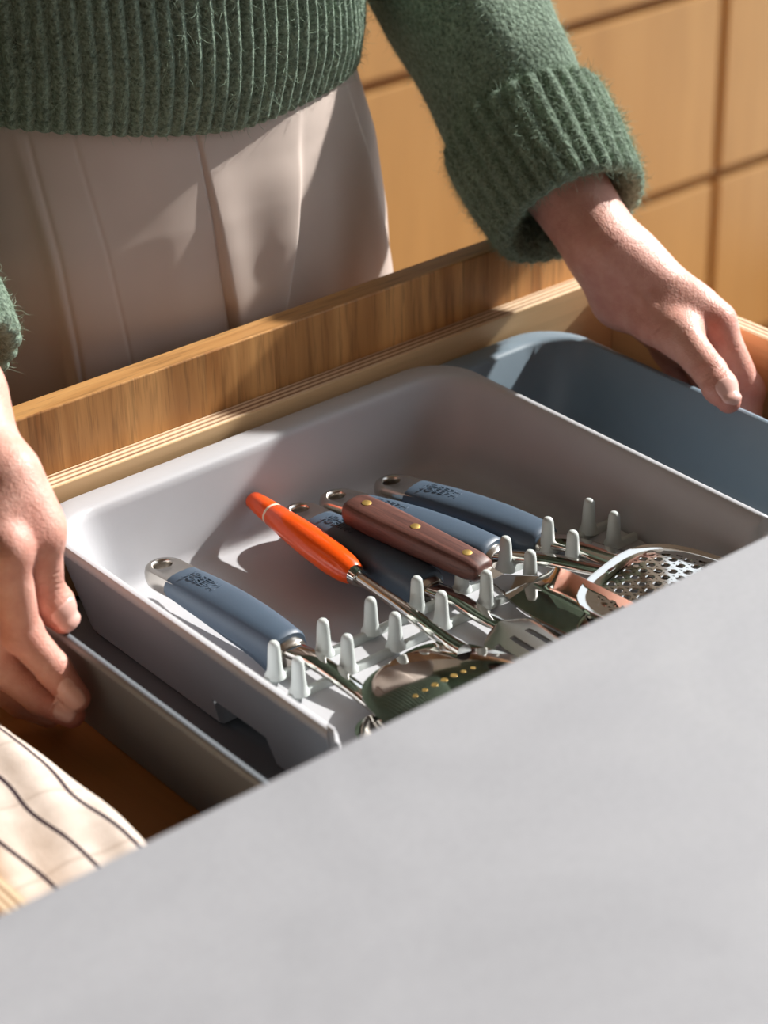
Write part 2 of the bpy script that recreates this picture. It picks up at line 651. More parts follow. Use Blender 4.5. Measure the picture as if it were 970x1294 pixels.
R = []
R.append(rrect(0.018, 0.272, MY0 + 0.018, -0.018, 0.026, -0.0605, 8, 40))
R.append(rrect(0.0155, 0.2745, MY0 + 0.0155, -0.0155, 0.027, -0.0585, 8, 40))
R.append(rrect(0.0045, 0.2855, MY0 + 0.0045, -0.0045, 0.030, -0.0075, 8, 40))
R.append(rrect(0.0035, 0.2865, MY0 + 0.0035, -0.0035, 0.030, -0.0060, 8, 40))
R.append(rrect(0.0005, 0.2895, MY0 + 0.0005, -0.0005, 0.031, -0.0055, 8, 40))
R.append(rrect(0.0000, 0.2900, MY0, 0.0000, 0.031, -0.0040, 8, 40))
R.append(rrect(0.0002, 0.2898, MY0 + 0.0002, -0.0002, 0.031, -0.0014, 8, 40))
R.append(rrect(0.0012, 0.2888, MY0 + 0.0015, -0.0020, 0.0305, -0.0002, 8, 40))
R.append(rrect(0.0030, 0.2870, MY0 + 0.006, -0.0140, 0.030, 0.0, 8, 40))
R.append(rrect(0.0046, 0.2854, MY0 + 0.008, -0.0165, 0.030, -0.0006, 8, 40))
R.append(rrect(0.0058, 0.2842, MY0 + 0.009, -0.0180, 0.030, -0.0024, 8, 40))
R.append(rrect(0.0075, 0.2825, MY0 + 0.0095, -0.0186, 0.030, -0.0060, 8, 40))
R.append(rrect(0.0160, 0.2740, MY0 + 0.016, -0.0226, 0.029, -0.0450, 8, 40))
R.append(rrect(0.0180, 0.2720, MY0 + 0.018, -0.0242, 0.028, -0.0505, 8, 40))
R.append(rrect(0.0215, 0.2685, MY0 + 0.0215, -0.0276, 0.026, FL + 0.0006, 8, 40))
R.append(rrect(0.0250, 0.2650, MY0 + 0.025, -0.0310, 0.024, FL, 8, 40))
R = [[(x, y, z if y > WALL_END else min(z, -0.0400)) for x, y, z in r] for r in R]
b = MB()
b.rings([shift(r, TO) for r in R], cap0=True, cap1=True)
body = b.build('tray_body', M['tray'], root)
# opening low in the left wall where the sliding tray runs through
cut = MB()
cut.rings([shift(rrect(-0.02, 0.11, -0.199, -0.150, 0.002, -0.072, 4, 2), TO), shift(rrect(-0.02, 0.11, -0.193, -0.150, 0.004, -0.0432, 4, 2), TO)], cap0=True, cap1=True)
cutter = cut.build('cutter', M['tray'], root)
bpy.context.view_layer.update()
md = body.modifiers.new('cut', 'BOOLEAN')
md.operation = 'DIFFERENCE'
md.solver = 'EXACT'
md.object = cutter
bpy.context.view_layer.update()
dg = bpy.context.evaluated_depsgraph_get()
nm = bpy.data.meshes.new_from_object(body.evaluated_get(dg))
body.modifiers.clear()
body.data = nm
nm.name = 'tray_body'
bpy.data.objects.remove(cutter, do_unlink=True)
shade(nm, math.radians(38))

# raised platform that carries the pegs, with rounded back edge
PLAT = -0.0410
prof = [(-0.1475, FL - 0.002), (-0.1485, FL + 0.004), (-0.1505, PLAT - 0.0030), (-0.1535, PLAT - 0.0008), (-0.158, PLAT),
        (-0.2050, PLAT), (-0.2090, PLAT - 0.0012), (-0.2130, PLAT - 0.005), (-0.216, FL - 0.002)]
b = MB()
under = [(y + (0.001 if y > -0.18 else -0.001) * -1, z - 0.0014) for y, z in prof]
loop = prof + under[::-1]
b.rings([[(x - TO[0], y - TO[1], z - TO[2]) for y, z in loop] for x in (0.0168, 0.02, 0.27, 0.2732)])
b.build('peg_platform', M['tray'], root, smooth=math.radians(50))
PEGB = -0.0370
ROWS = (-0.1605, -0.1795)
PX0, PITCHX = 0.0430, 0.0304
for y in ROWS:
    b = MB()
    ring = [(-0.0022, PLAT - 0.001), (-0.0018, PEGB - 0.0006), (-0.0010, PEGB), (0.0010, PEGB), (0.0018, PEGB - 0.0006), (0.0022, PLAT - 0.001)]
    b.rings([[(x - TO[0], y + dy - TO[1], z - TO[2]) for dy, z in ring] for x in (0.0178, 0.2722)], cap0=True, cap1=True)
    b.build('peg_ridge', M['peg'], root, smooth=math.radians(50))
pb = MB()
prs = []
for z, r in ((-0.001, 0.0052), (0.0006, 0.0046), (0.0018, 0.0040), (0.0050, 0.0036), (0.0150, 0.0030), (0.0172, 0.0027), (0.0185, 0.0020), (0.0190, 0.0009)):
    prs.append([(r * math.cos(2 * math.pi * k / 14), 1.12 * r * math.sin(2 * math.pi * k / 14), z) for k in range(14)])
pb.rings(prs, cap0=True, cap1=True)
first = None
for y in ROWS:
    for k in range(8):
        loc = (PX0 + PITCHX * k - TO[0], y - TO[1], PEGB - TO[2])
        if first is None:
            first = pb.build('peg', M['peg'], root, smooth=math.radians(60))
            p = first
        else:
            p = first.copy()
            COL.objects.link(p)
            p.parent = root
        p.location = loc
tag(root, 'large light grey plastic utensil tray with two rows of pegs, holding six utensils', 'tray')


# sliding extension trays left and right of it
def slide_tray(x0, x1, open_side, mat, name_loc, label):
    root = empty('sliding_tray', name_loc)
    off = Vector(root.location)
    y0, y1 = TY0 + 0.002, 0.0008
    S = []

    def rr(i, z, r, back=0.0):
        return rrect(x0 + i, x1 - i, y0 + i, y1 - i - back, r, z, 8, 30)
    S.append(rr(0.0125, BASE_Z + 0.0002, 0.024))
    S.append(rr(0.0100, BASE_Z + 0.0014, 0.026))
    S.append(rr(0.0045, -0.0125, 0.030))
    S.append(rr(0.0036, -0.0112, 0.030))
    S.append(rr(0.0006, -0.0108, 0.0315))
    S.append(rr(0.0, -0.0095, 0.032))
    S.append(rr(0.0004, -0.0070, 0.032))
    S.append(rr(0.0014, -0.0061, 0.0315, 0.001))
    S.append(rr(0.0030, -0.0060, 0.031, 0.008))
    S.append(rr(0.0042, -0.0066, 0.0305, 0.0105))
    S.append(rr(0.0050, -0.0085, 0.030, 0.0115))
    S.append(rr(0.0115, -0.0520, 0.027, 0.0115))
    S.append(rr(0.0138, -0.0590, 0.0255, 0.0115))
    S.append(rr(0.0175, -0.0615, 0.024, 0.0115))
    S.append(rr(0.0215, -0.0618, 0.022, 0.0115))
    cutx = 0.2790 if open_side == 'left' else 0.0110
    rings = []
    for r in S:
        q = []
        for x, y, z in r:
            if (open_side == 'left' and x < cutx) or (open_side == 'right' and x > cutx):
                z = min(z, -0.0612)
            q.append((x, y, z))
        rings.append(shift(q, off))
    b = MB()
    b.rings(rings, cap0=True, cap1=True)
    o = b.build('tray_body', mat, root, smooth=math.radians(40))
    tag(root, label, 'tray')
    return root


slide_tray(0.215, 0.3790, 'left', M['slate'], (0.33, -0.19, BASE_Z), 'deep slate blue sliding tray beside the light grey utensil tray, a thumb on its rim')
slide_tray(-0.0410, 0.075, 'right', M['slate2'], (-0.02, -0.19, BASE_Z), 'narrow grey sliding tray next to the folded striped cloth')


# ------------------------------------------------------------------ utensils
def text_mesh(name, body, size, extr, mat, parent, mtx):
    cu = bpy.data.curves.new(name, 'FONT')
    cu.body = body
    cu.size = size
    cu.extrude = extr
    cu.space_line = 0.85
    cu.align_x = 'CENTER'
    cu.align_y = 'CENTER'
    cu.resolution_u = 2
    t = bpy.data.objects.new(name, cu)
    COL.objects.link(t)
    bpy.context.view_layer.update()
    me = bpy.data.meshes.new_from_object(t.evaluated_get(bpy.context.evaluated_depsgraph_get()))
    bpy.data.objects.remove(t, do_unlink=True)
    me.transform(mtx)
    me.materials.clear()
    me.materials.append(mat)
    o = bpy.data.objects.new(name, me)
    COL.objects.link(o)
    o.parent = parent
    return o


GL = 0.115   # length of the slate handles


def grip_parts(root):
    """tail with hanging hole, rubber grip with a foot, raised lettering; local x runs from tail to head, z = 0 on the tray floor"""
    # steel tail: flat tongue with a rounded end and an oval hole
    b = MB()
    n = 28
    hw, th0, th1 = 0.0108, 0.0085, 0.0195
    outer, hole = [], []
    for k in range(n):
        a = 2 * math.pi * k / n
        c, s = math.cos(a), math.sin(a)
        # capsule-like outline from the round end to the grip
        ox = 0.0125 + 0.0125 * c if c < 0 else 0.0125 + 0.0215 * min(1, c * 3.0)
        oy = hw * s if c < 0 else hw * max(-1, min(1, s * 1.25)) * (1 + 0.05 * c)
        outer.append((ox, oy))
        hole.append((0.0098 + 0.0042 * c, 0.0052 * s))

    def lay(pts, k, z, dz=0.07):
        cx, cy = 0.018, 0.0
        return [(cx + (x - cx) * k, cy + (y - cy) * k, z + (x * dz)) for x, y in pts]

    def layh(pts, k, z, dz=0.07):
        return [(0.0098 + (x - 0.0098) * k, y * k, z + x * dz) for x, y in pts]
    rings = [layh(hole, 1.0, th0), lay(outer, 0.80, th0 - 0.0005), lay(outer, 0.94, th0 + 0.0015), lay(outer, 1.0, th0 + 0.0045), lay(outer, 1.0, th1 - 0.0035),
             lay(outer, 0.965, th1 - 0.0014), lay(outer, 0.90, th1 - 0.0002), layh(hole, 1.25, th1 + 0.0001), layh(hole, 1.06, th1 - 0.0006), layh(hole, 1.0, th1 - 0.0020), layh(hole, 1.0, th0)]
    b.rings(rings)
    b.build('hanging_end', M['satin'], root, smooth=math.radians(50))
    # rubber grip
    st = []   # x, half width, top, crease, bottom, lower half width
    for t in (0.0, 0.012, 0.04, 0.10, 0.25, 0.45, 0.65, 0.80, 0.90, 0.96, 0.985, 1.0):
        x = 0.0255 + (GL - 0.0255) * t
        hw = 0.0118 + 0.0016 * math.sin(math.pi * min(1, t * 1.1)) + 0.0008 * t
        top = 0.0232 + 0.0032 * math.sin(math.pi * t * 0.85) + 0.001 * t
        bot = 0.0085 - 0.0040 * t
        if t > 0.86:
            bot = 0.0051 - 0.0050 * min(1, (t - 0.86) / 0.12)
        low = 0.0088 + 0.0010 * t
        k = 1.0
        if t == 0.0:
            k = 0.90
        if t == 1.0:
            k = 0.95
        st.append((x, hw * k, top - (1 - k) * 0.02, bot + (1 - k) * 0.015, low * k))
    rings = []
    for x, hw, top, bot, low in st:
        cz = bot + (top - bot) * 0.46
        ring = []
        for k in range(15):      # dome from left crease over the top to right crease
            a = math.pi * k / 14
            c, s = math.cos(a), math.sin(a)
            ring.append((x, hw * math.copysign(abs(c) ** 0.75, c), cz + (top - cz) * abs(s) ** 0.72))
        ring.append((x, -hw + 0.0011, cz - 0.0009))
        ring.append((x, -hw + 0.0008, cz - 0.0022))
        ring.append((x, -low - 0.0006, cz - 0.45 * (cz - bot)))
        ring.append((x, -low, bot + 0.0022))
        ring.append((x, -low + 0.0022, bot))
        ring.append((x, low - 0.0022, bot))
        ring.append((x, low, bot + 0.0022))
        ring.append((x, low + 0.0006, cz - 0.45 * (cz - bot)))
        ring.append((x, hw - 0.0008, cz - 0.0022))
        ring.append((x, hw - 0.0011, cz - 0.0009))
        rings.append(ring)
    b = MB()
    b.rings(rings, cap0=True, cap1=True)
    gp = b.build('grip', M['rubber'], root, smooth=math.radians(48))
    # collar ring groove at the head end
    b = MB()
    x, hw, top, bot, low = st[-1]
    cz = bot + (top - bot) * 0.46
    rr = []
    for xx, k in ((x - 0.0005, 0.84), (x + 0.0030, 0.82), (x + 0.0042, 0.74)):
        ring = []
        for q in range(15):
            a = math.pi * q / 14
            c, s = math.cos(a), math.sin(a)
            ring.append((xx, k * hw * math.copysign(abs(c) ** 0.75, c), cz + (top - cz) * k * abs(s) ** 0.72))
        ring.append((xx, -hw * k, cz - 0.006 * k))
        ring.append((xx, hw * k, cz - 0.006 * k))
        rr.append(ring)
    b.rings(rr, cap0=True, cap1=True)
    b.build('collar', M['satin'], root, smooth=math.radians(48))
    mt = Matrix.Translation((0.0455, 0.0, 0.02535)) @ Matrix.Rotation(-0.055, 4, 'Y') @ Matrix.Diagonal((1.45, 1.0, 1.0, 1.0))
    text_mesh('embossed_lettering', 'JOSEPH\nJOSEPH', 0.0050, 0.00020, M['rubber'], gp, mt)


def shaft(root, path, w, t, name='shaft', mat=None):
    b = MB()
    P = catmull(path, 26)
    n = 12
    rings = []
    for i, p in enumerate(P):
        k = i / 26
        ww = w[0] + (w[1] - w[0]) * k
        tt = t[0] + (t[1] - t[0]) * k
        ring = []
        for q in range(n):
            a = 2 * math.pi * q / n
            c, s = math.cos(a), math.sin(a)
            ring.append((p[0], p[1] + ww * math.copysign(abs(c) ** 0.6, c), p[2] + tt * math.copysign(abs(s) ** 0.6, s)))
        rings.append(ring)
    b.rings(rings, cap0=True, cap1=True)
    return b.build(name, mat or M['steel'], root, smooth=math.radians(55))


def sheet(root, name, fn, nu, nv, thick, mat, holes=None):
    """thin curved steel sheet from fn(u, v) -> point; cells inside holes are left open and given walls"""
    import itertools
    top = [[Vector(fn(i / nu, j / nv)) for j in range(nv + 1)] for i in range(nu + 1)]
    nor = [[None] * (nv + 1) for _ in range(nu + 1)]
    for i in range(nu + 1):
        for j in range(nv + 1):
            du = top[min(i + 1, nu)][j] - top[max(i - 1, 0)][j]
            dv = top[i][min(j + 1, nv)] - top[i][max(j - 1, 0)]
            n = du.cross(dv)
            n = n.normalized() if n.length > 1e-12 else Vector((0, 0, 1))
            if n.z < 0:
                n = -n
            nor[i][j] = n
    keep = [[True] * nv for _ in range(nu)]
    if holes:
        for i in range(nu):
            for j in range(nv):
                if holes(i, j):
                    keep[i][j] = False
    V, F = [], []
    W = nv + 1
    for i in range(nu + 1):
        for j in range(nv + 1):
            V.append(top[i][j])
    K = len(V)
    for i in range(nu + 1):
        for j in range(nv + 1):
            V.append(top[i][j] - nor[i][j] * thick)
    for i in range(nu):
        for j in range(nv):
            if not keep[i][j]:
                continue
            a, bq, c, d = i * W + j, (i + 1) * W + j, (i + 1) * W + j + 1, i * W + j + 1
            F.append((a, bq, c, d))
            F.append((d + K, c + K, bq + K, a + K))
            for (di, dj, e0, e1) in ((0, -1, a, bq), (1, 0, bq, c), (0, 1, c, d), (-1, 0, d, a)):
                ii, jj = i + di, j + dj
                if not (0 <= ii < nu and 0 <= jj < nv) or not keep[ii][jj]:
                    F.append((e1, e0, e0 + K, e1 + K))
    b = MB()
    b.add(V, F)
    return b.build(name, mat, root, smooth=math.radians(50), recalc=True)


def utensil_root(name, tail, head, z=FL):
    d = (head[0] - tail[0], head[1] - tail[1])
    return empty(name, (tail[0], tail[1], z), math.atan2(d[1], d[0]))


def place_grip(hole_xy, end_xy):
    h, e = np.array(hole_xy), np.array(end_xy)
    d = (e - h) / np.linalg.norm(e - h)
    tail = e - d * GL
    return tail, e, d


SH_Z = 0.0195     # shaft height above the tray floor

# A: slate handled spoon on the left
tail, e, d = place_grip((0.0590, -0.041), (0.0615, -0.1465))
rootA = utensil_root('serving_spoon', tail, e)
grip_parts(rootA)
shaft(rootA, [(GL - 0.004, 0, 0.0165), (GL + 0.02, 0, SH_Z + 0.0005), (GL + 0.05, 0, 0.0185), (GL + 0.072, 0, 0.0150)], (0.0062, 0.0042), (0.0030, 0.0018))


def spoon_fn(x0, L, W, zc, depth, tilt=0.0, sign=1, p=0.5):
    def fn(u, v):
        a = math.pi * (1 - u)
        x = x0 + L * 0.5 * (1 + math.cos(a))
        hw = W * max(0.0, math.sin(a)) ** p
        y = hw * (2 * v - 1)
        q = ((x - x0 - L / 2) / (L / 2)) ** 2 + (y / W) ** 2
        return (x, y, zc + sign * depth * (1 - min(1, q)) + tilt * (x - x0))
    return fn


sheet(rootA, 'bowl', spoon_fn(GL + 0.068, 0.085, 0.027, 0.0140, 0.0100, 0.0, -1), 26, 18, 0.0012, M['steel'])
tag(rootA, 'slate handled steel spoon lying alone beside the left tray wall', 'kitchen utensil', 'slate handled utensils in the tray')

# B: slotted turner half under the orange handle
tail, e, d = place_grip((0.1500, -0.0415), (0.1515, -0.1475))
rootB = utensil_root('slotted_turner', tail, e)
grip_parts(rootB)
shaft(rootB, [(GL - 0.004, 0, 0.0165), (GL + 0.02, 0, SH_Z), (GL + 0.045, 0, 0.0190), (GL + 0.060, 0, 0.0200)], (0.0062, 0.0048), (0.0030, 0.0014))


def turner_fn(x0, L, w0, w1, z0, tilt, camber, shoulder=0.02):
    def fn(u, v):
        x = x0 + L * u
        t = min(1, (x - x0) / shoulder)
        hw = w0 + (w1 - w0) * (math.sin(t * math.pi / 2) ** 0.8) + 0.004 * u
        y = hw * (2 * v - 1)
        return (x, y, z0 + tilt * (x - x0) + camber * (1 - (2 * v - 1) ** 2))
    return fn


def rolled(fn, roll, z0):
    cr_, sr_ = math.cos(roll), math.sin(roll)

    def g_(u, v):
        x, y, z = fn(u, v)
        return (x, y * cr_ - (z - z0) * sr_, z0 + y * sr_ + (z - z0) * cr_)
    return g_


def slots(i, j):
    return 5 <= i < 30 and j in (4, 5, 10, 11, 16, 17, 22, 23)


sheet(rootB, 'slotted_blade', turner_fn(GL + 0.056, 0.10, 0.005, 0.025, 0.0205, -0.02, 0.0015), 36, 28, 0.0012, M['satin'], slots)
tag(rootB, 'slate handled slotted turner lying directly under the orange handled spoon', 'kitchen utensil', 'slate handled utensils in the tray')

# C: perforated skimmer, its grip partly behind the rosewood handle
tail, e, d = place_grip((0.1735, -0.0400), (0.1985, -0.1465))
rootC = utensil_root('perforated_turner', tail, e)
grip_parts(rootC)
shaft(rootC, [(GL - 0.004, 0, 0.0165), (GL + 0.015, 0, 0.0215), (GL + 0.040, 0, 0.0270), (GL + 0.074, 0, 0.0318)], (0.0062, 0.0050), (0.0030, 0.0016))


def perforated_head(root, cx, hl, hw, z0, dome, hole_r, pitch):
    """wide steel plate with rounded corners, a slightly domed face and a hexagonal field of round holes"""
    th = 0.0012
    ex = 3.4

    def zs(x, y):
        return z0 + dome * (1 - (x / hl) ** 2 * 0.6 - (y / hw) ** 2 * 0.6)

    def outline(k, dz, n=72):
        pts = []
        for q in range(n):
            a = 2 * math.pi * q / n
            c, s_ = math.cos(a), math.sin(a)
            x = hl * k * math.copysign(abs(c) ** (2 / ex), c)
            y = hw * k * math.copysign(abs(s_) ** (2 / ex), s_)
            pts.append((cx + x, y, zs(x, y) + dz))
        return pts
    b = MB()
    rh = pitch * 0.866
    n = 12
    for j in range(-8, 9):
        for i in range(-9, 10):
            y = (i + (0.5 if j % 2 else 0)) * pitch
            x = j * rh
            if (abs(x) / (hl - 0.006)) ** ex + (abs(y) / (hw - 0.006)) ** ex > 0.92:
                continue
            sq, ci = [], []
            for q in range(n):
                a = 2 * math.pi * (q + 0.5) / n
                c, s_ = math.cos(a), math.sin(a)
                m = 1 / max(abs(c) / (rh / 2), abs(s_) / (pitch / 2))
                sq.append((x + m * c, y + m * s_))
                ci.append((x + hole_r * c, y + hole_r * s_))
            md_ = [((q[0] * 0.75 + w[0] * 0.25), (q[1] * 0.75 + w[1] * 0.25)) for q, w in zip(ci, sq)]
            b.rings([[(cx + px, py, zs(px, py)) for px, py in sq], [(cx + px, py, zs(px, py)) for px, py in md_],
                     [(cx + px, py, zs(px, py) - 0.0004) for px, py in ci], [(cx + px, py, zs(px, py) - th) for px, py in ci],
                     [(cx + px, py, zs(px, py) - th) for px, py in sq]])
    b.rings([outline(0.80, -0.00002), outline(0.90, 0.0), outline(0.965, 0.0004), outline(1.0, 0.0012), outline(1.012, 0.0006), outline(1.0, -0.0006), outline(0.96, -th), outline(0.80, -th)])
    return b.build('perforated_plate', M['steel'], root, smooth=math.radians(24), recalc=False)


perforated_head(rootC, GL + 0.068 + 0.046, 0.0460, 0.0430, 0.0310, 0.0040, 0.0020, 0.0076)
tag(rootC, 'slate handled steel turner with a plate full of small round holes', 'kitchen utensil', 'slate handled utensils in the tray')

# D: wide turner at the right
tail, e, d = place_grip((0.2065, -0.0450), (0.2290, -0.1545))
rootD = utensil_root('wide_turner', tail, e)
grip_parts(rootD)
shaft(rootD, [(GL - 0.004, 0, 0.0165), (GL + 0.015, 0, 0.0210), (GL + 0.040, 0, 0.0222), (GL + 0.086, 0, 0.0225)], (0.0066, 0.0090), (0.0030, 0.0012))
def fan_fn(u, v):
    x = GL + 0.080 + 0.095 * u
    hw = 0.009 + 0.015 * math.sin(min(1, u / 0.22) * math.pi / 2) + 0.030 * max(0, u - 0.25) / 0.75
    return (x, hw * (2 * v - 1), 0.0232 + 0.004 * max(0, u - 0.20))


sheet(rootD, 'blade', fan_fn, 24, 20, 0.0012, M['steel'])
tag(rootD, 'slate handled steel turner with a plain fan blade beside the right tray wall', 'kitchen utensil', 'slate handled utensils in the tray')

# orange handled spoon
tipP = np.array(onz(318, 630, -0.0295))
endP = np.array(onz(449, 727, -0.0335))
ax = endP - tipP
OL = np.linalg.norm(ax)
rootO = empty('orange_spoon', tuple(tipP))
rootO.rotation_euler = Vector(ax).to_track_quat('X', 'Z').to_euler()
b = MB()
sec = [(0.0, 0.0030), (0.0006, 0.0044), (0.0020, 0.0052), (0.010, 0.0060), (0.0190, 0.0067), (0.0198, 0.0064), (0.0212, 0.0064), (0.0220, 0.0069), (0.040, 0.0083), (0.060, 0.0092), (0.078, 0.0091),
       (0.088, 0.0082), (0.0935, 0.0068), (0.0955, 0.0056), (0.0962, 0.0040)]
kx = OL / 0.0962
sec = [(x * kx, r) for x, r in sec]
b.rings([[(x, r * math.cos(2 * math.pi * q / 24), 0.92 * r * math.sin(2 * math.pi * q / 24)) for q in range(24)] for x, r in sec], cap0=True, cap1=True)
b.build('handle', M['orange'], rootO, smooth=math.radians(60))
b = MB()
b.rings([[(x * kx, r * math.cos(2 * math.pi * q / 24), 0.92 * r * math.sin(2 * math.pi * q / 24)) for q in range(24)] for x, r in ((0.0195, 0.0062), (0.0198, 0.00665), (0.0212, 0.00672), (0.0215, 0.0062))], cap0=True, cap1=True)
b.build('band', M['cream'], rootO, smooth=math.radians(60))
mi = rootO.matrix_world.inverted() if False else (Matrix.Translation(rootO.location) @ rootO.rotation_euler.to_matrix().to_4x4()).inverted()


def loc_o(p):
    return tuple(mi @ Vector(tuple(p)))


rodend = np.array([0.1150, -0.2055, -0.0270])
b = MB()
path = [loc_o(endP - ax / OL * 0.004), loc_o(endP + ax / OL * 0.004)]
b.rings(tube_rings(path, [0.0058, 0.0050], 16), cap0=True, cap1=True)
b.build('ferrule', M['steel'], rootO, smooth=math.radians(50))
path = catmull([loc_o(endP), loc_o(endP * 0.5 + rodend * 0.5 + np.array([0, 0, 0.0010])), loc_o(rodend), loc_o(rodend + np.array([-0.001, -0.014, 0.0008]))], 20)
b = MB()
b.rings(tube_rings(path, [0.0032 + 0.0012 * (k / 20) for k in range(21)], 14), cap0=True, cap1=True)
b.build('rod', M['steel'], rootO, smooth=math.radians(60))
HC = np.array([0.0890, -0.2560, -0.0290])     # centre of the spoon head


def ospoon(u, v):
    a = math.pi * (1 - u)
    Lh = 0.058
    s = Lh * math.cos(a)
    hw = 0.043 * max(0.0, math.sin(a)) ** 0.55
    t = hw * (2 * v - 1)
    ang = math.radians(-82)
    ux, uy = math.cos(ang), math.sin(ang)
    q = (s / Lh) ** 2 + (t / 0.045) ** 2
    return loc_o((HC[0] + s * ux - t * uy + 0.004, HC[1] + s * uy + t * ux, HC[2] + 0.0075 * (1 - min(1.0, q))))


so = sheet(rootO, 'spoon_head', ospoon, 34, 26, 0.0014, M['steel'])
tag(rootO, 'glossy orange handled spoon with a cream band, rod neck and broad steel head', 'kitchen utensil')
# row of small gold marks stamped on the spoon back
b = MB()
for k in range(7):
    c = np.array([0.0700 + 0.0058 * k, -0.2345 - 0.0003 * k])
    r = 0.0017 if 1 < k < 5 else 0.0013
    s_, t_ = 0.0, 0.0
    ring0, ring1 = [], []
    for q in range(10):
        a = 2 * math.pi * q / 10
        x, y = c[0] + r * math.cos(a), c[1] + r * math.sin(a)
        ang = math.radians(-82)
        dx, dy = x - HC[0] - 0.004, y - HC[1]
        s = dx * math.cos(ang) + dy * math.sin(ang)
        t = -dx * math.sin(ang) + dy * math.cos(ang)
        z = HC[2] + 0.0075 * (1 - min(1, (s / 0.058) ** 2 + (t / 0.045) ** 2))
        ring0.append(loc_o((x, y, z - 0.0002)))
        ring1.append(loc_o((x, y, z + 0.00015)))
    b.rings([ring0, ring1], cap0=True, cap1=True)
mk = b.build('stamped_marks', M['brass'], so, smooth=math.radians(50))

# rosewood handled turner with brass rivets
hs = np.array(onz(443, 640, -0.0200))
he = np.array(onz(612, 722, -0.0240))
ax = he - hs
WL = np.linalg.norm(ax)
rootW = empty('rosewood_turner', tuple(hs))
rootW.rotation_euler = Vector(ax).to_track_quat('X', 'Z').to_euler()
mw = (Matrix.Translation(rootW.location) @ rootW.rotation_euler.to_matrix().to_4x4()).inverted()
b = MB()
st = [(0.0, 0.0055, 0.0042), (0.0012, 0.0082, 0.0058), (0.005, 0.0102, 0.0068), (0.02, 0.0108, 0.0072), (0.05, 0.0100, 0.0070), (0.08, 0.0090, 0.0066), (0.094, 0.0085, 0.0062), (0.100, 0.0074, 0.0050), (0.1015, 0.0060, 0.0036)]
kx = WL / 0.1015
rings = []
for x, hw, hh in st:
    ring = []
    for q in range(20):
        a = 2 * math.pi * q / 20
        c, s = math.cos(a), math.sin(a)
        ring.append((x * kx, hw * math.copysign(abs(c) ** 0.6, c), hh * math.copysign(abs(s) ** 0.6, s)))
    rings.append(ring)
b.rings(rings, cap0=True, cap1=True)
hd = b.build('handle', M['rose'], rootW, smooth=math.radians(55))
rv = None
for x in (0.0125, 0.0500, 0.0885):
    b = MB()
    b.rings([[(r * math.cos(2 * math.pi * q / 16), r * math.sin(2 * math.pi * q / 16), z) for q in range(16)] for z, r in ((-0.0005, 0.0027), (0.0004, 0.0027), (0.0006, 0.0022))], cap0=True, cap1=True)
    rv = b.build('rivet', M['brass'], hd, smooth=math.radians(40))
    rv.location = (x * kx, 0.0, 0.0068 if x < 0.06 else 0.0060)
b = MB()


def loc_w(p):
    return tuple(mw @ Vector(tuple(p)))


nk = [he - ax / WL * 0.006, he + np.array([0.001, -0.008, -0.0010]), np.array([0.1850, -0.1850, -0.0328])]
hw_ = [0.0055, 0.0050, 0.0125]
rings = []
for p, w in zip(nk, hw_):
    rings.append([loc_w(p + np.array([w * sx, 0, 0.0009 * sz])) for sx, sz in ((-1, -1), (1, -1), (1, 1), (-1, 1))])
b.rings(rings, cap0=True, cap1=True)
b.build('tang', M['steel'], rootW, bevel=0.0003)


def flip_fn(u, v):
    y = -0.1835 - 0.075 * u
    hw = 0.0130 + 0.0050 * min(1, u / 0.3) ** 0.8
    x = 0.1850 + hw * (2 * v - 1)
    e = max(0.0, (v - 0.62) / 0.38)
    return loc_w((x - 0.006 * e * min(1, u * 5), y, -0.0325 + 0.004 * u + 0.012 * e * min(1, u * 5)))


sheet(rootW, 'blade', flip_fn, 20, 20, 0.0013, M['steel'])
tag(rootW, 'reddish rosewood handled turner with three brass rivets', 'kitchen utensil')

# ------------------------------------------------------------------ folded cloth in the drawer
cx0, cx1, cy0, cy1 = -0.1640, -0.0780, -0.470, -0.085
zt, zb = -0.0230, BASE_Z + 0.0005
nx, ny = 70, 90
sec = []
for i in range(nx + 1):         # half section: from lower left over the top to lower right
    t = i / nx
    sec.append(t)


def towel_pt(t, w):
    y = cy0 + (cy1 - cy0) * w
    hwid = (cx1 - cx0) / 2
    a = math.pi * (1 - t)
    c, s = math.cos(a), math.sin(a)
    x = (cx0 + cx1) / 2 + hwid * math.copysign(abs(c) ** 0.55, c)
    z = zb + (zt - zb) * abs(s) ** 0.50
    end = min(1, (1 - w) / 0.05, w / 0.05)
    z = zb + (z - zb) * (0.25 + 0.75 * math.sqrt(max(0, end)))
    wob = 0.0022 * math.sin(38 * y + 3 * t) + 0.0016 * math.sin(95 * y + 40 * x) + 0.0012 * math.sin(210 * x - 60 * y)
    return (x + 0.0010 * math.sin(60 * y) * abs(s), y, z + wob * abs(s))


g = MB()
V = [towel_pt(t, w / ny) for w in range(ny + 1) for t in sec]
F = []
for w in range(ny):
    for i in range(nx):
        a = w * (nx + 1) + i
        F.append((a, a + 1, a + nx + 2, a + nx + 1))
g.add(V, F)
g.add([(cx0, cy0, zb), (cx1, cy0, zb), (cx1, cy1, zb), (cx0, cy1, zb)], [(0, 1, 2, 3)])
tw = g.build('folded_cloth', M['towel'], None, smooth=math.pi, recalc=False)
uv = tw.data.uv_layers.new(name='cloth')
for lp in tw.data.loops:
    p = tw.data.vertices[lp.vertex_index].co
    uv.data[lp.index].uv = (p.x + 0.35 * (p.z - zt) + 0.0016 * math.sin(55 * p.y) + 0.001 * math.sin(120 * p.y), p.y + 0.002 * math.sin(60 * p.x))
tag(tw, 'folded cream linen cloth with thin dark stripes', 'cloth')


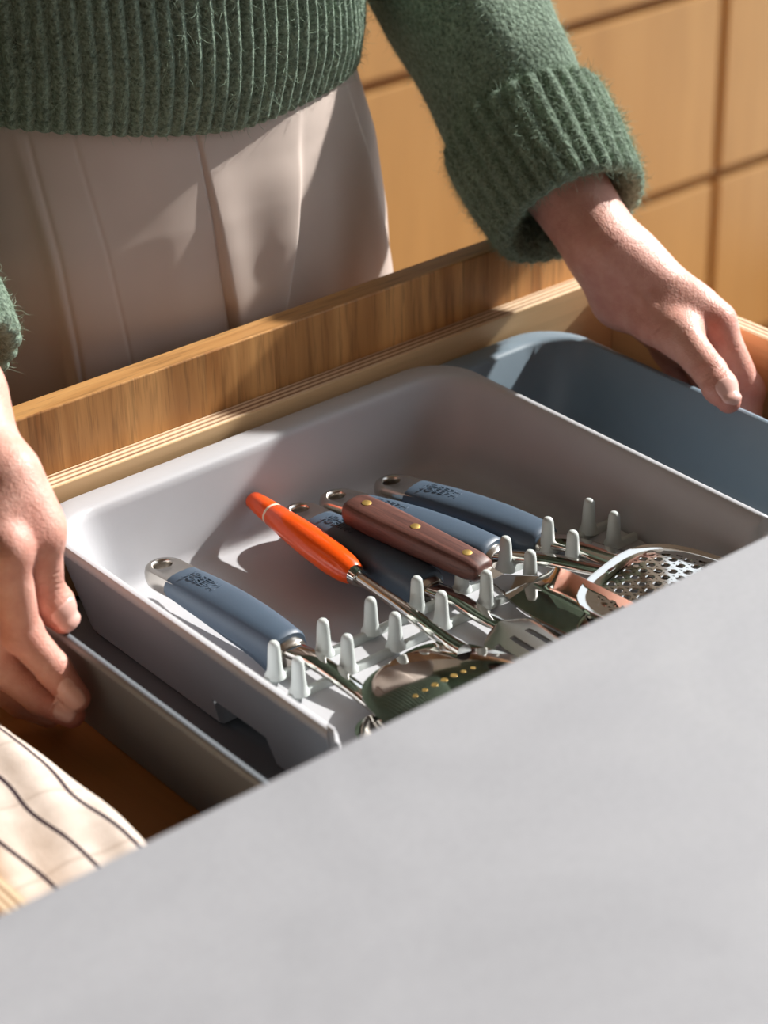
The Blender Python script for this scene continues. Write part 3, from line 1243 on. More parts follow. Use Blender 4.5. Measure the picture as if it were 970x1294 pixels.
# ------------------------------------------------------------------ signed distance modelling for the person
class SDF:
    def __init__(self, lo, hi, h):
        self.h = h
        self.lo = np.array(lo, np.float32)
        n = [int(math.ceil((hi[i] - lo[i]) / h)) + 1 for i in range(3)]
        self.n = n
        ax = [np.float32(lo[i]) + np.arange(n[i], dtype=np.float32) * np.float32(h) for i in range(3)]
        self.X, self.Y, self.Z = np.meshgrid(*ax, indexing='ij')

    def cone(self, a, b, ra, rb, flat=None):
        """round cone from a to b; flat = (direction, factor) squashes along a direction"""
        a = np.array(a, np.float32)
        b = np.array(b, np.float32)
        d = b - a
        L2 = float(d @ d) + 1e-12
        px, py, pz = self.X - a[0], self.Y - a[1], self.Z - a[2]
        t = np.clip((px * d[0] + py * d[1] + pz * d[2]) / L2, 0, 1)
        qx, qy, qz = px - t * d[0], py - t * d[1], pz - t * d[2]
        if flat is not None:
            n, k = flat
            n = np.array(n, np.float32)
            n = n / np.linalg.norm(n)
            w = qx * n[0] + qy * n[1] + qz * n[2]
            e = (1 / k - 1) * w
            qx, qy, qz = qx + e * n[0], qy + e * n[1], qz + e * n[2]
        return np.sqrt(qx * qx + qy * qy + qz * qz) - (ra + (rb - ra) * t).astype(np.float32)

    def ell(self, c, r, R=None):
        c = np.array(c, np.float32)
        p = [self.X - c[0], self.Y - c[1], self.Z - c[2]]
        if R is not None:
            p = [p[0] * R[i][0] + p[1] * R[i][1] + p[2] * R[i][2] for i in range(3)]
        k0 = np.sqrt((p[0] / r[0]) ** 2 + (p[1] / r[1]) ** 2 + (p[2] / r[2]) ** 2)
        k1 = np.sqrt((p[0] / r[0] ** 2) ** 2 + (p[1] / r[1] ** 2) ** 2 + (p[2] / r[2] ** 2) ** 2) + 1e-9
        return k0 * (k0 - 1) / k1

    def mesh(self, D):
        """naive surface nets"""
        s = D < 0
        nx, ny, nz = D.shape
        cnt = np.zeros((nx - 1, ny - 1, nz - 1), np.int8)
        for i in (0, 1):
            for j in (0, 1):
                for k in (0, 1):
                    cnt += s[i:nx - 1 + i, j:ny - 1 + j, k:nz - 1 + k]
        act = (cnt > 0) & (cnt < 8)
        idx = np.full(act.shape, -1, np.int64)
        ii, jj, kk = np.nonzero(act)
        idx[ii, jj, kk] = np.arange(len(ii))
        acc = np.zeros((len(ii), 3))
        num = np.zeros(len(ii))
        cor = [(a, b, c) for a in (0, 1) for b in (0, 1) for c in (0, 1)]
        for p in cor:
            for axis in range(3):
                if p[axis]:
                    continue
                q = list(p)
                q[axis] = 1
                d0 = D[ii + p[0], jj + p[1], kk + p[2]].astype(float)
                d1 = D[ii + q[0], jj + q[1], kk + q[2]].astype(float)
                m = (d0 < 0) != (d1 < 0)
                t = np.where(m, d0 / np.where(m, d0 - d1, 1), 0)
                pt = np.array(p, float)[None, :].repeat(len(ii), 0)
                pt[:, axis] += t
                acc += pt * m[:, None]
                num += m
        V = (np.stack([ii, jj, kk], 1) + acc / num[:, None]) * self.h + self.lo
        F = []
        for axis in range(3):
            a0 = [slice(0, n) for n in D.shape]
            a1 = [slice(0, n) for n in D.shape]
            a0[axis] = slice(0, D.shape[axis] - 1)
            a1[axis] = slice(1, D.shape[axis])
            m = s[tuple(a0)] != s[tuple(a1)]
            e = np.argwhere(m)
            o1, o2 = (axis + 1) % 3, (axis + 2) % 3
            e = e[(e[:, o1] > 0) & (e[:, o2] > 0) & (e[:, o1] < D.shape[o1] - 1) & (e[:, o2] < D.shape[o2] - 1)]

            def at(da, db):
                c = e.copy()
                c[:, o1] += da
                c[:, o2] += db
                return idx[c[:, 0], c[:, 1], c[:, 2]]
            q = np.stack([at(-1, -1), at(0, -1), at(0, 0), at(-1, 0)], 1)
            inside = s[e[:, 0], e[:, 1], e[:, 2]]
            q = np.where(inside[:, None], q, q[:, ::-1])
            F.append(q[(q >= 0).all(1)])
        return V, np.concatenate(F)


def smin(a, b, k):
    h = np.clip(0.5 + 0.5 * (b - a) / k, 0, 1)
    return b + (a - b) * h - k * h * (1 - h)


def smax(a, b, k):
    return -smin(-a, -b, k)


def unit(v):
    v = np.array(v, float)
    return v / np.linalg.norm(v)


def hand(J, lo, hi, h=0.00095):
    """J: joints dict. Returns verts, faces, nail mask per face, tint per vertex"""
    G = SDF(lo, hi, h)
    palm = None

    def U(d, k):
        nonlocal palm
        palm = d if palm is None else smin(palm, d, k)
    nrm = J['back']          # dorsal direction of the palm
    U(G.cone(J['elbow'], J['W'], 0.036, 0.0265, (nrm, 0.82)), 0.01)
    U(G.cone(J['W'], J['W'] + (J['M'][1] - J['W']) * 0.25, 0.0255, 0.0245, (nrm, 0.78)), 0.012)
    for i, r in enumerate((0.0112, 0.0110, 0.0102, 0.0092)):
        base = J['W'] + (J['M'][i] - J['W']) * 0.22
        U(G.cone(base, J['M'][i], 0.0135, r), 0.017)
    # palm pad fill
    U(G.cone(J['W'] * 0.6 + J['M'][3] * 0.4 - nrm * 0.006, J['M'][2] - nrm * 0.005, 0.013, 0.010), 0.012)
    # thumb base muscle
    U(G.cone(J['W'] * 0.75 + J['C'] * 0.25, J['C'], 0.017, 0.0150), 0.012)
    U(G.cone(J['C'], J['T'][0], 0.0150, 0.0118), 0.012)
    # web between thumb and index
    U(G.cone(J['C'] * 0.45 + J['T'][0] * 0.55, J['W'] * 0.30 + J['M'][0] * 0.70, 0.0085, 0.0090), 0.014)
    U(G.cone(J['C'] * 0.3 + J['T'][0] * 0.7, J['W'] * 0.15 + J['M'][0] * 0.85, 0.0075, 0.0085), 0.014)
    for a, b, r in J.get('tendons', []):
        U(G.cone(a, b, r, r), 0.004)
    total = palm
    fr = [(0.0102, 0.0092, 0.0084, 0.0070), (0.0100, 0.0090, 0.0082, 0.0069), (0.0094, 0.0083, 0.0076, 0.0064), (0.0084, 0.0073, 0.0066, 0.0056)]
    chains = [[J['M'][i]] + list(J['F'][i]) for i in range(4)]
    nails = []
    outs = [palm]
    for i, ch in enumerate(chains):
        r = fr[i]
        d = G.cone(ch[0], ch[1], r[0], r[1])
        d = smin(d, G.cone(ch[1], ch[2], r[1] * 1.02, r[2]), 0.002)
        d = smin(d, G.cone(ch[2], ch[3], r[2] * 1.01, r[3]), 0.002)
        d = smin(d, G.cone(ch[1], ch[1] + 0.001, r[1] * 1.07, r[1] * 1.07), 0.003)
        outs.append(smin(palm, d, 0.0065))
        nails.append((ch[2], ch[3], r[3], J['fd'][i]))
    T = J['T']
    tr = (0.0114, 0.0098, 0.0098, 0.0074)
    d = G.cone(T[0], T[1], tr[0], tr[1])
    mid = T[1] * 0.45 + T[2] * 0.55
    d = smin(d, G.cone(T[1], mid, tr[1], 0.0100, (J['td'], 0.92)), 0.002)
    d = smin(d, G.cone(mid, T[2], 0.0100, tr[3], (J['td'], 0.88)), 0.003)
    outs.append(smin(palm, d, 0.008))
    nails.append((T[1], T[2], tr[3] + 0.0005, J['td']))
    D = outs[0]
    for q in outs[1:]:
        D = np.minimum(D, q)
    def samp(P):
        """trilinear distance"""
        q = (P - G.lo) / G.h
        i0 = np.clip(np.floor(q).astype(int), 0, np.array(D.shape) - 2)
        f = q - i0
        out = 0.0
        for a in (0, 1):
            for b in (0, 1):
                for c in (0, 1):
                    w = (f[:, 0] if a else 1 - f[:, 0]) * (f[:, 1] if b else 1 - f[:, 1]) * (f[:, 2] if c else 1 - f[:, 2])
                    out = out + w * D[i0[:, 0] + a, i0[:, 1] + b, i0[:, 2] + c]
        return out
    # fine creases carved where they meet the skin
    for c, fwd, side, half, r in J.get('creases', []):
        ph = np.linspace(-half, half, 7)
        Dv = np.array([unit(fwd * math.cos(p) + side * math.sin(p)) for p in ph])
        B = np.array([c] * 7) + np.array([unit(J['cdir']) * 0.0005 * math.sin(3 * p + 40 * c[0]) for p in ph])
        tt = np.full(7, 0.014)
        for _ in range(40):
            tt = np.maximum(tt - samp(B + Dv * tt[:, None]) * 0.8, 0.001)
        P = B + Dv * (tt + 0.00035 + 0.0003 * np.abs(ph / half) ** 2)[:, None]
        i0 = np.maximum(np.floor((P.min(0) - 0.003 - G.lo) / G.h).astype(int), 0)
        i1 = np.ceil((P.max(0) + 0.003 - G.lo) / G.h).astype(int) + 1
        sl_ = tuple(slice(i0[k], i1[k]) for k in range(3))
        L_ = SDF.__new__(SDF)
        L_.X, L_.Y, L_.Z = G.X[sl_], G.Y[sl_], G.Z[sl_]
        for k in range(6):
            D[sl_] = smax(D[sl_], -L_.cone(P[k], P[k + 1], r, r), 0.0007)
    V, F = G.mesh(D)
    isn = np.zeros(len(F), bool)
    # nails: thin plates that follow the dorsal surface of the last bone, with a free edge at the tip
    for p, q, r, dd in nails:
        p, q = np.array(p), np.array(q)
        ax = unit(q - p)
        n = unit(np.array(dd) - ax * (np.array(dd) @ ax))
        s = np.cross(ax, n)
        nu, nw = 18, 14
        P, off = [], []
        for i in range(nu + 1):
            for j in range(nw + 1):
                u, w = 2 * i / nu - 1, 2 * j / nw - 1
                # square to rounded outline
                m = max(abs(u), abs(w))
                e = (abs(u) ** 3 + abs(w) ** 3) ** (1 / 3) + 1e-9
                k = m / e
                uu, ww = u * k, w * k
                phi = ww * (1.05 if r > 0.0073 else 0.85)
                d = n * math.cos(phi) + s * math.sin(phi)
                base = q + ax * (r * (-0.20 + (1.0 if r > 0.0073 else 0.80) * uu))
                P.append((base, d))
                off.append(0.00042 if m < 0.93 else -0.0004)
        B = np.array([x[0] for x in P])
        Dv = np.array([x[1] for x in P])
        tt = np.full(len(B), 0.0125)
        for _ in range(40):
            tt = np.maximum(tt - samp(B + Dv * tt[:, None]) * 0.8, 0.001)
        off = np.array(off)
        # flatten the free edge: keep the plate from curling over the tip
        ucoord = (B - q) @ ax
        tmid = np.interp(ucoord, np.linspace(ucoord.min(), ucoord.max(), 9),
                         [np.median(tt[np.abs(ucoord - c_) < 0.0014]) if (np.abs(ucoord - c_) < 0.0014).any() else tt.mean() for c_ in np.linspace(ucoord.min(), ucoord.max(), 9)])
        drop = np.maximum(tmid, np.median(tt) * 0.93) - tmid
        NV = B + Dv * (tt + off + np.clip(drop, 0, 0.0012))[:, None]
        n0 = len(V)
        Fq = []
        for i in range(nu):
            for j in range(nw):
                a_ = n0 + i * (nw + 1) + j
                Fq.append((a_, a_ + 1, a_ + nw + 2, a_ + nw + 1))
        Fq = np.array(Fq)
        if np.cross(NV[nw + 1] - NV[0], NV[1] - NV[0]) @ n > 0:
            Fq = Fq[:, ::-1]
        V = np.concatenate([V, NV])
        F = np.concatenate([F, Fq])
        isn = np.concatenate([isn, np.ones(len(Fq), bool)])
    tint = np.zeros(len(V))
    for p, r, s in J['tints']:
        dd = np.linalg.norm(V - np.array(p), axis=1)
        tint = np.maximum(tint, s * np.exp(-(dd / r) ** 2))
    return V, F, isn, tint


def cam_dir(p):
    return unit(CAM - np.array(p))


# --- person's left hand, on the slate tray (right in the picture)
W = np.array(ony(764, 314, -0.043))
Mx = np.array([0.4085, -0.1075, 0.0200])
row = np.array([0.0055, 0.0165, -0.0125])
ML = [Mx, Mx + row, Mx + 2 * row + np.array([0, 0.001, -0.001]), Mx + 2.9 * row + np.array([-0.001, 0.004, -0.003])]
FLg = [
    [np.array([0.4140, -0.1300, -0.0180]), np.array([0.4070, -0.1370, -0.0400]), np.array([0.3960, -0.1380, -0.0520])],
    [np.array([0.4200, -0.1160, -0.0300]), np.array([0.4080, -0.1190, -0.0500]), np.array([0.3960, -0.1190, -0.0540])],
    [np.array([0.4230, -0.0960, -0.0380]), np.array([0.4100, -0.0980, -0.0530]), np.array([0.3970, -0.0980, -0.0545])],
    [np.array([0.4220, -0.0720, -0.0400]), np.array([0.4110, -0.0730, -0.0530]), np.array([0.4000, -0.0730, -0.0550])]]
TL = [np.array(onx(858, 424, 0.3810)), np.array(onx(897, 470, 0.3740)), np.array(onx(920, 506, 0.3695))]
CL = np.array(onx(786, 376, 0.3880))
backL = unit([0.72, -0.25, 0.62])
CFL0, CFL1 = np.array(ony(660, 158, 0.034)), np.array(ony(722, 268, -0.021))     # cuff top and mouth
JL = dict(elbow=CFL0 * 1.15 - CFL1 * 0.15, W=W, M=ML, F=FLg, T=TL, C=CL, back=backL,
          fd=[(0.9, -0.4, 0.2)] * 4, td=tuple(cam_dir(TL[2]) * 0.85 + _r * 0.42 + _u * 0.25))
cdl = cam_dir(TL[1])
ta = unit(TL[2] - TL[0])
tside = unit(np.cross(ta, cdl))
JL['cdir'] = ta
cr = [(TL[1] + ta * q, cdl + _r * 0.25, tside, w, 0.0006) for q, w in ((-0.0056, 0.55), (-0.0028, 0.75), (0.0002, 0.80), (0.0032, 0.6))]
# flexion creases on the index finger, by the knuckles
pi_ = FLg[0][0]
ia = unit(FLg[0][0] - ML[0])
cdi = cam_dir(pi_)
isd = unit(np.cross(ia, cdi))
cr += [(pi_ + ia * q, cdi, isd, 0.8, 0.0006) for q in (-0.0015, 0.0018)]
cr += [(ML[0] + ia * 0.018, cdi, isd, 0.7, 0.0006)]
wc = unit(np.cross(CL - W, cam_dir(W)))
cr += [(W * 0.95 + CL * 0.05, cam_dir(W) - _r * 0.25, wc, 0.55, 0.0006), (W * 0.70 + CL * 0.30, cam_dir(W) - _r * 0.35, wc, 0.45, 0.0006), (CL * 0.5 + TL[0] * 0.5, cam_dir(CL) - _u * 0.5, unit(np.cross(TL[0] - CL, cam_dir(CL))), 0.35, 0.0006)]
JL['creases'] = cr
JL['tendons'] = [(W + backL * 0.0185 + np.array([0, 0.02, 0.01]), W * 0.25 + ML[0] * 0.75 + backL * 0.009, 0.0030),
                 (W * 0.9 + CL * 0.1 + cam_dir(W) * 0.014, CL * 0.3 + TL[0] * 0.7 + cam_dir(CL) * 0.0095, 0.0032)]
JL['tints'] = [(TL[2], 0.014, 0.55), (TL[1], 0.010, 0.45), (FLg[0][0], 0.016, 0.55), (ML[0] + cdi * 0.008, 0.014, 0.35), (W * 0.4 + CL * 0.6, 0.028, 0.30), (CL * 0.4 + TL[0] * 0.6, 0.02, 0.25)]

# --- person's right hand, on the narrow grey tray (left in the picture)
TR = [np.array(onx(48, 672, -0.0460)), np.array(onx(55, 744, -0.0425)), np.array(onx(80, 782, -0.0375))]
MR = [np.array(onx(8, 692, -0.0660)), np.array([-0.0760, -0.0930, 0.0370]), np.array([-0.0820, -0.0760, 0.0200]), np.array([-0.0840, -0.0590, 0.0060])]
FRg = [
    [np.array(onx(27, 800, -0.0620)), np.array(onx(68, 846, -0.0520)), np.array(onx(96, 882, -0.0470))],
    [np.array(onx(4, 843, -0.0680)), np.array(onx(52, 882, -0.0560)), np.array(onx(90, 902, -0.0490))],
    [np.array([-0.0730, -0.0740, -0.0270]), np.array([-0.0580, -0.0880, -0.0450]), np.array([-0.0480, -0.0960, -0.0530])],
    [np.array([-0.0720, -0.0530, -0.0320]), np.array([-0.0600, -0.0640, -0.0470]), np.array([-0.0490, -0.0700, -0.0540])]]
WR = np.array([-0.0480, -0.0330, 0.0960])
CR = np.array(onx(6, 604, -0.0500))
backR = unit([-0.62, -0.45, 0.55])
JR = dict(elbow=np.array([-0.026, 0.075, 0.124]), W=WR, M=MR, F=FRg, T=TR, C=CR, back=backR,
          fd=[tuple(cam_dir(FRg[0][2]) * 0.3 + np.array([-0.5, -0.35, 0.5]))] * 4, td=tuple(cam_dir(TR[2]) * 0.75 + _r * 0.55 - _u * 0.1))
cdr = cam_dir(TR[1])
ta = unit(TR[2] - TR[0])
tside = unit(np.cross(ta, cdr))
JR['cdir'] = ta
cr = [(TR[1] + ta * q, cdr, tside, w, 0.0006) for q, w in ((-0.0060, 0.7), (-0.0030, 0.9), (0.0, 0.95), (0.0030, 0.8))]
JR['creases'] = cr
JR['tendons'] = [(WR + backR * 0.016, WR * 0.25 + MR[0] * 0.75 + backR * 0.009, 0.0028), (WR * 0.7 + CR * 0.3 + cam_dir(CR) * 0.010, CR * 0.3 + TR[0] * 0.7 + cam_dir(CR) * 0.0095, 0.0032)]
JR['tints'] = [(TR[2], 0.013, 0.5), (TR[1], 0.010, 0.4), (FRg[0][2], 0.018, 0.6), (FRg[1][2], 0.018, 0.65), (FRg[0][0], 0.014, 0.35), (MR[0] * 0.5 + TR[0] * 0.5, 0.014, 0.5)]


def bbox(J, pad):
    P = [J['W'], J['C']] + list(J['M']) + [p for f in J['F'] for p in f] + list(J['T']) + [J['W'] * 0.05 + J['elbow'] * 0.95]
    P = np.array(P)
    return P.min(0) - pad, P.max(0) + pad


VT, FT, MI, TI = [], [], [], []
nv = 0
for J in (JL, JR):
    lo, hi = bbox(J, 0.022)
    hi[2] = max(hi[2], J['elbow'][2] + 0.03)
    V, F, isn, tint = hand(J, lo, hi)
    VT.append(V)
    FT.append(F + nv)
    MI.append(isn.astype(int))
    TI.append(tint)
    nv += len(V)
# rest of the body at a coarser step: forearms, upper arms, trunk, legs, neck, head
SHL, SHR = np.array([0.362, 0.165, 0.525]), np.array([0.008, 0.165, 0.525])
ELL, ELR = np.array([0.405, 0.190, 0.265]), np.array([-0.035, 0.215, 0.250])
BC = np.array([0.185, 0.165])
G = SDF((-0.13, -0.02, FLOOR_Z), (0.52, 0.36, 0.90), 0.0085)
D = G.ell((BC[0], BC[1] + 0.005, 0.04), (0.150, 0.085, 0.16))
D = smin(D, G.ell((BC[0], BC[1] + 0.01, 0.24), (0.118, 0.075, 0.20)), 0.05)
D = smin(D, G.ell((BC[0], BC[1], 0.43), (0.135, 0.080, 0.16)), 0.05)
for sh, el, wr in ((SHL, ELL, JL['elbow']), (SHR, ELR, JR['elbow'])):
    D = smin(D, G.cone((BC[0] * 0.5 + sh[0] * 0.5, sh[1], sh[2] + 0.02), sh, 0.045, 0.045), 0.03)
    D = smin(D, G.cone(sh, el, 0.042, 0.034), 0.02)
    D = smin(D, G.cone(el, wr, 0.033, 0.028), 0.01)
for s in (-1, 1):
    hip = np.array([BC[0] + s * 0.085, BC[1] + 0.005, -0.02])
    kn = np.array([BC[0] + s * 0.090, BC[1] + 0.0, -0.37])
    an = np.array([BC[0] + s * 0.095, BC[1] + 0.03, FLOOR_Z + 0.085])
    D = smin(D, G.cone(hip, kn, 0.074, 0.050), 0.03)
    D = smin(D, G.cone(kn, an, 0.048, 0.034), 0.02)
    D = smin(D, G.cone(an + np.array([0, 0.0, -0.045]), an + np.array([0, -0.11, -0.060]), 0.028, 0.022), 0.02)
HD = np.array([BC[0], 0.13, 0.735])
D = smin(D, G.cone((BC[0], 0.165, 0.55), (BC[0], 0.145, 0.66), 0.048, 0.046), 0.03)
hd = G.ell(HD + np.array([0, 0, 0.012]), (0.074, 0.094, 0.100))
hd = smin(hd, G.ell(HD + np.array([0, -0.032, -0.055]), (0.050, 0.052, 0.050)), 0.03)
hd = smin(hd, G.cone(HD + np.array([0, -0.092, 0.012]), HD + np.array([0, -0.108, -0.022]), 0.008, 0.013), 0.012)
hd = smin(hd, G.cone(HD + np.array([-0.018, -0.086, -0.058]), HD + np.array([0.018, -0.086, -0.058]), 0.008, 0.008), 0.010)
for s in (-1, 1):
    hd = smax(hd, -G.ell(HD + np.array([s * 0.031, -0.098, 0.010]), (0.016, 0.016, 0.010)), 0.01)
    hd = smin(hd, G.ell(HD + np.array([s * 0.031, -0.078, 0.010]), (0.013, 0.013, 0.011)), 0.004)
    hd = smin(hd, G.ell(HD + np.array([s * 0.074, 0.008, -0.002]), (0.010, 0.020, 0.032)), 0.008)
D = smin(D, hd, 0.02)
V, F = G.mesh(D)
VT.append(V)
FT.append(F + nv)
MI.append(np.zeros(len(F), int))
TI.append(np.zeros(len(V)))
nv += len(V)
V = np.concatenate(VT)
F = np.concatenate(FT)
me = bpy.data.meshes.new('person')
me.from_pydata(V.tolist(), [], F.tolist())
me.materials.append(M['skin'])
me.materials.append(M['nail'])
me.polygons.foreach_set('material_index', np.concatenate(MI).astype(np.int32))
me.polygons.foreach_set('use_smooth', [True] * len(me.polygons))
ca = me.color_attributes.new('tint', 'FLOAT_COLOR', 'POINT')
t = np.concatenate(TI)
ca.data.foreach_set('color', np.stack([t, t, t, np.ones_like(t)], 1).astype(np.float32).ravel())
me.update()
person = bpy.data.objects.new('person', me)
COL.objects.link(person)
tag(person, 'person in a green wool sweater and taupe pleated trousers, both hands on the drawer trays', 'person')

# hair and shoes (out of the photograph's frame, kept simple)
G = SDF((HD[0] - 0.12, HD[1] - 0.13, HD[2] - 0.22), (HD[0] + 0.12, HD[1] + 0.14, HD[2] + 0.15), 0.006)
D = G.ell(HD + np.array([0, 0.012, 0.022]), (0.086, 0.100, 0.104))
D = smin(D, G.ell(HD + np.array([0, 0.062, -0.07]), (0.072, 0.048, 0.12)), 0.03)
D = smax(D, -G.ell(HD + np.array([0, -0.085, -0.045]), (0.064, 0.080, 0.100)), 0.015)
V, F = G.mesh(D)
b = MB()
b.add(V.tolist(), F.tolist())
b.build('hair', M['hair'], person, smooth=math.pi, recalc=False)
for s in (-1, 1):
    an = np.array([BC[0] + s * 0.095, BC[1] + 0.03, FLOOR_Z + 0.085])
    G = SDF(an + np.array([-0.06, -0.20, -0.086]), an + np.array([0.06, 0.08, 0.03]), 0.006)
    D = smin(G.cone(an + np.array([0, 0.012, -0.040]), an + np.array([0, -0.12, -0.058]), 0.037, 0.032), G.cone(an + np.array([0, 0, -0.03]), an + np.array([0, 0, 0.01]), 0.040, 0.038), 0.02)
    D = smax(D, -(G.Z - (FLOOR_Z + 0.001)).astype(np.float32), 0.004)
    V, F = G.mesh(D)
    b = MB()
    b.add(V.tolist(), F.tolist())
    b.build('shoe', M['shoe'], person, smooth=math.pi, recalc=False)


# ------------------------------------------------------------------ trousers
def interp(z, tab):
    zs = [t[0] for t in tab]
    return np.array([np.interp(z, zs, [t[k] for t in tab]) for k in range(1, len(tab[0]))])


TRT = [(-0.20, 0.172, 0.116), (-0.10, 0.176, 0.117), (0.0, 0.176, 0.117), (0.05, 0.173, 0.116), (0.10, 0.165, 0.114), (0.15, 0.150, 0.107), (0.22, 0.136, 0.098)]
TCX, TCY = 0.183, 0.165


def front_x(px, py, y=0.065):
    p = ony(px, py, y)
    return p[0], p[2]


# fold lines on the front, as pairs of pixels top and bottom: height, widths towards -x and +x
FOLDS = [((57, 192), (100, 470), 0.0060, 0.0034, 0.030),
         ((205, 200), (215, 400), 0.0006, 0.014, 0.016),
         ((252, 190), (283, 420), 0.0038, 0.0030, 0.016),
         ((372, 165), (330, 400), 0.0085, 0.024, 0.0042),
         ((402, 140), (395, 380), -0.0014, 0.014, 0.016),
         ((432, 112), (486, 330), 0.0035, 0.016, 0.0028)]
FL3 = []
for a, c, h, w0, w1 in FOLDS:
    yy = 0.062 if a[0] < 380 else 0.085
    FL3.append((front_x(*a, yy), front_x(*c, yy), h, w0, w1))
SEAMS = [(front_x(112, 190, 0.06), front_x(150, 400, 0.06), 0.0004), (front_x(252, 190, 0.058), front_x(279, 420, 0.058), 0.0016), (front_x(57, 192, 0.07), front_x(96, 470, 0.07), 0.0008)]
nth, rows = 860, 130
TH = np.concatenate([np.linspace(math.pi, 2 * math.pi, 700, endpoint=False), np.linspace(0, math.pi, 160, endpoint=False)])
V = []
for k in range(rows + 1):
    z = 0.20 - 0.36 * k / rows
    a, bb = interp(z, TRT)
    for q in range(nth):
        th = TH[q]
        c, s = math.cos(th), math.sin(th)
        e = 2 / 2.25
        x = TCX + a * math.copysign(abs(c) ** e, c)
        y = TCY + bb * math.copysign(abs(s) ** e, s)
        nx_, ny_ = c / a, s / bb
        L = math.hypot(nx_, ny_)
        nx_, ny_ = nx_ / L, ny_ / L
        dsp = 0.0
        if s < 0.15:
            for (xa, za), (xb, zb2), h, w0, w1 in FL3:
                t = (z - za) / (zb2 - za)
                xc = xa + (xb - xa) * t
                amp = h * min(1.0, max(0.12, t * 1.6 + 0.15))
                u = x - xc
                w = w0 if u < 0 else w1
                dsp += amp * math.exp(-(u / w) ** 2)
            for (xa, za), (xb, zb2), dep in SEAMS:
                u = x - (xa + (xb - xa) * (z - za) / (zb2 - za))
                dsp -= dep * math.exp(-(u / 0.0011) ** 2)
            dsp += 0.0009 * math.sin(46 * x + 30 * z) * min(1, max(0, (0.12 - z) / 0.1)) + 0.0006 * math.sin(90 * x - 60 * z + 1.0) * min(1, max(0, (0.07 - z) / 0.1))
            # waist dart tucks under the hem
            dsp += 0.0007 * math.sin(170 * z + 9 * x) * max(0, 1 - abs(z - 0.125) / 0.03) * max(0, 1 - abs(x - 0.225) / 0.05)
        V.append((x + nx_ * dsp, y + ny_ * dsp, z))
b = MB()
F = []
for k in range(rows):
    for q in range(nth):
        r = (q + 1) % nth
        F.append((k * nth + q, (k + 1) * nth + q, (k + 1) * nth + r, k * nth + r))
b.add(V, F)
for s in (-1, 1):
    hip = np.array([TCX + s * 0.083, TCY + 0.0, -0.10])
    an = np.array([BC[0] + s * 0.098, BC[1] + 0.028, FLOOR_Z + 0.055])
    path = [hip * (1 - t) + an * t for t in np.linspace(0, 1, 24)]
    b.rings(tube_rings([tuple(p) for p in path], [(0.098 - 0.022 * t, 0.116 - 0.034 * t) if False else (0.096 - 0.020 * t, 0.116 - 0.040 * t) for t in np.linspace(0, 1, 24)], 48, (1, 0, 0)))
b.build('trousers', M['trouser'], person, smooth=math.pi, recalc=False)


# ------------------------------------------------------------------ sweater
SWT = [(0.12, 0.150, 0.104, 0.185, 0.160), (0.148, 0.151, 0.105, 0.185, 0.159), (0.175, 0.153, 0.110, 0.185, 0.157), (0.20, 0.152, 0.112, 0.185, 0.156), (0.30, 0.152, 0.112, 0.185, 0.156), (0.40, 0.160, 0.112, 0.185, 0.156),
       (0.50, 0.168, 0.100, 0.185, 0.160), (0.545, 0.150, 0.086, 0.185, 0.162), (0.575, 0.100, 0.070, 0.185, 0.162), (0.600, 0.070, 0.060, 0.185, 0.160), (0.625, 0.062, 0.055, 0.185, 0.157)]
th = np.linspace(0, 2 * math.pi, 4001)
a0, b0 = 0.153, 0.110
dsq = np.hypot(np.diff(a0 * np.cos(th)), np.diff(b0 * np.sin(th)))
sarc = np.concatenate([[0], np.cumsum(dsq)])
PER = sarc[-1]
NRIB = int(round(PER / 0.0083))
SPR = 9
ncol = NRIB * SPR
ths = np.interp(np.arange(ncol) / ncol * PER, sarc, th)


def hem_z(x):
    return 0.1475 + 0.020 * min(1.2, max(0.0, (0.20 - x) / 0.12)) ** 1.3


def rib(ph):
    """rounded rib with a narrow furrow"""
    c = math.cos(2 * math.pi * ph)
    return (0.5 + 0.5 * c) ** 0.42


rowz = [0, 0.0006, 0.0022, 0.005, 0.009] + list(np.arange(0.014, 0.16, 0.006)) + list(np.arange(0.17, 0.47, 0.016))
V = []
nr = 0
hs_ = [hem_z(0.185 + 0.153 * math.cos(t)) for t in ths]
for layer in ('in', 'out'):
    rz_ = [0.03, 0.012, 0.003] if layer == 'in' else rowz
    for zz in rz_:
        nr += 1
        for q in range(ncol):
            t = ths[q]
            z = hs_[q] + zz * (1 - (hs_[q] - 0.1475) * min(1, zz / 0.47) / 0.47 * 1.0)
            a, bb, cx_, cy_ = interp(z, SWT) if False else (np.interp(z, [w[0] for w in SWT], [w[1] for w in SWT]), np.interp(z, [w[0] for w in SWT], [w[2] for w in SWT]), 0.185, np.interp(z, [w[0] for w in SWT], [w[4] for w in SWT]))
            ph = q / SPR + 0.06 * math.sin(z * 40 + t * 7)
            rb = rib(ph)
            if layer == 'in':
                dsp = -0.0048 + 0.0012 * rb
            else:
                edge = min(1.0, zz / 0.005)
                dsp = 0.0042 * rb - 0.0034 * (1 - math.sqrt(max(0, 1 - (1 - edge) ** 2)))
                dsp += 0.0018 * math.sin(z * 55 + 5 * t) * math.sin(t * 3 + 1) - 0.004 * max(0, 1 - zz / 0.03) * 0.4
            c, s = math.cos(t), math.sin(t)
            nx_, ny_ = c / a, s / bb
            L = math.hypot(nx_, ny_)
            V.append((cx_ + a * c + nx_ / L * dsp, cy_ + bb * s + ny_ / L * dsp, z))
b = MB()
F = []
for k in range(nr - 1):
    for q in range(ncol):
        r = (q + 1) % ncol
        F.append((k * ncol + q, k * ncol + r, (k + 1) * ncol + r, (k + 1) * ncol + q))
b.add(V, F)


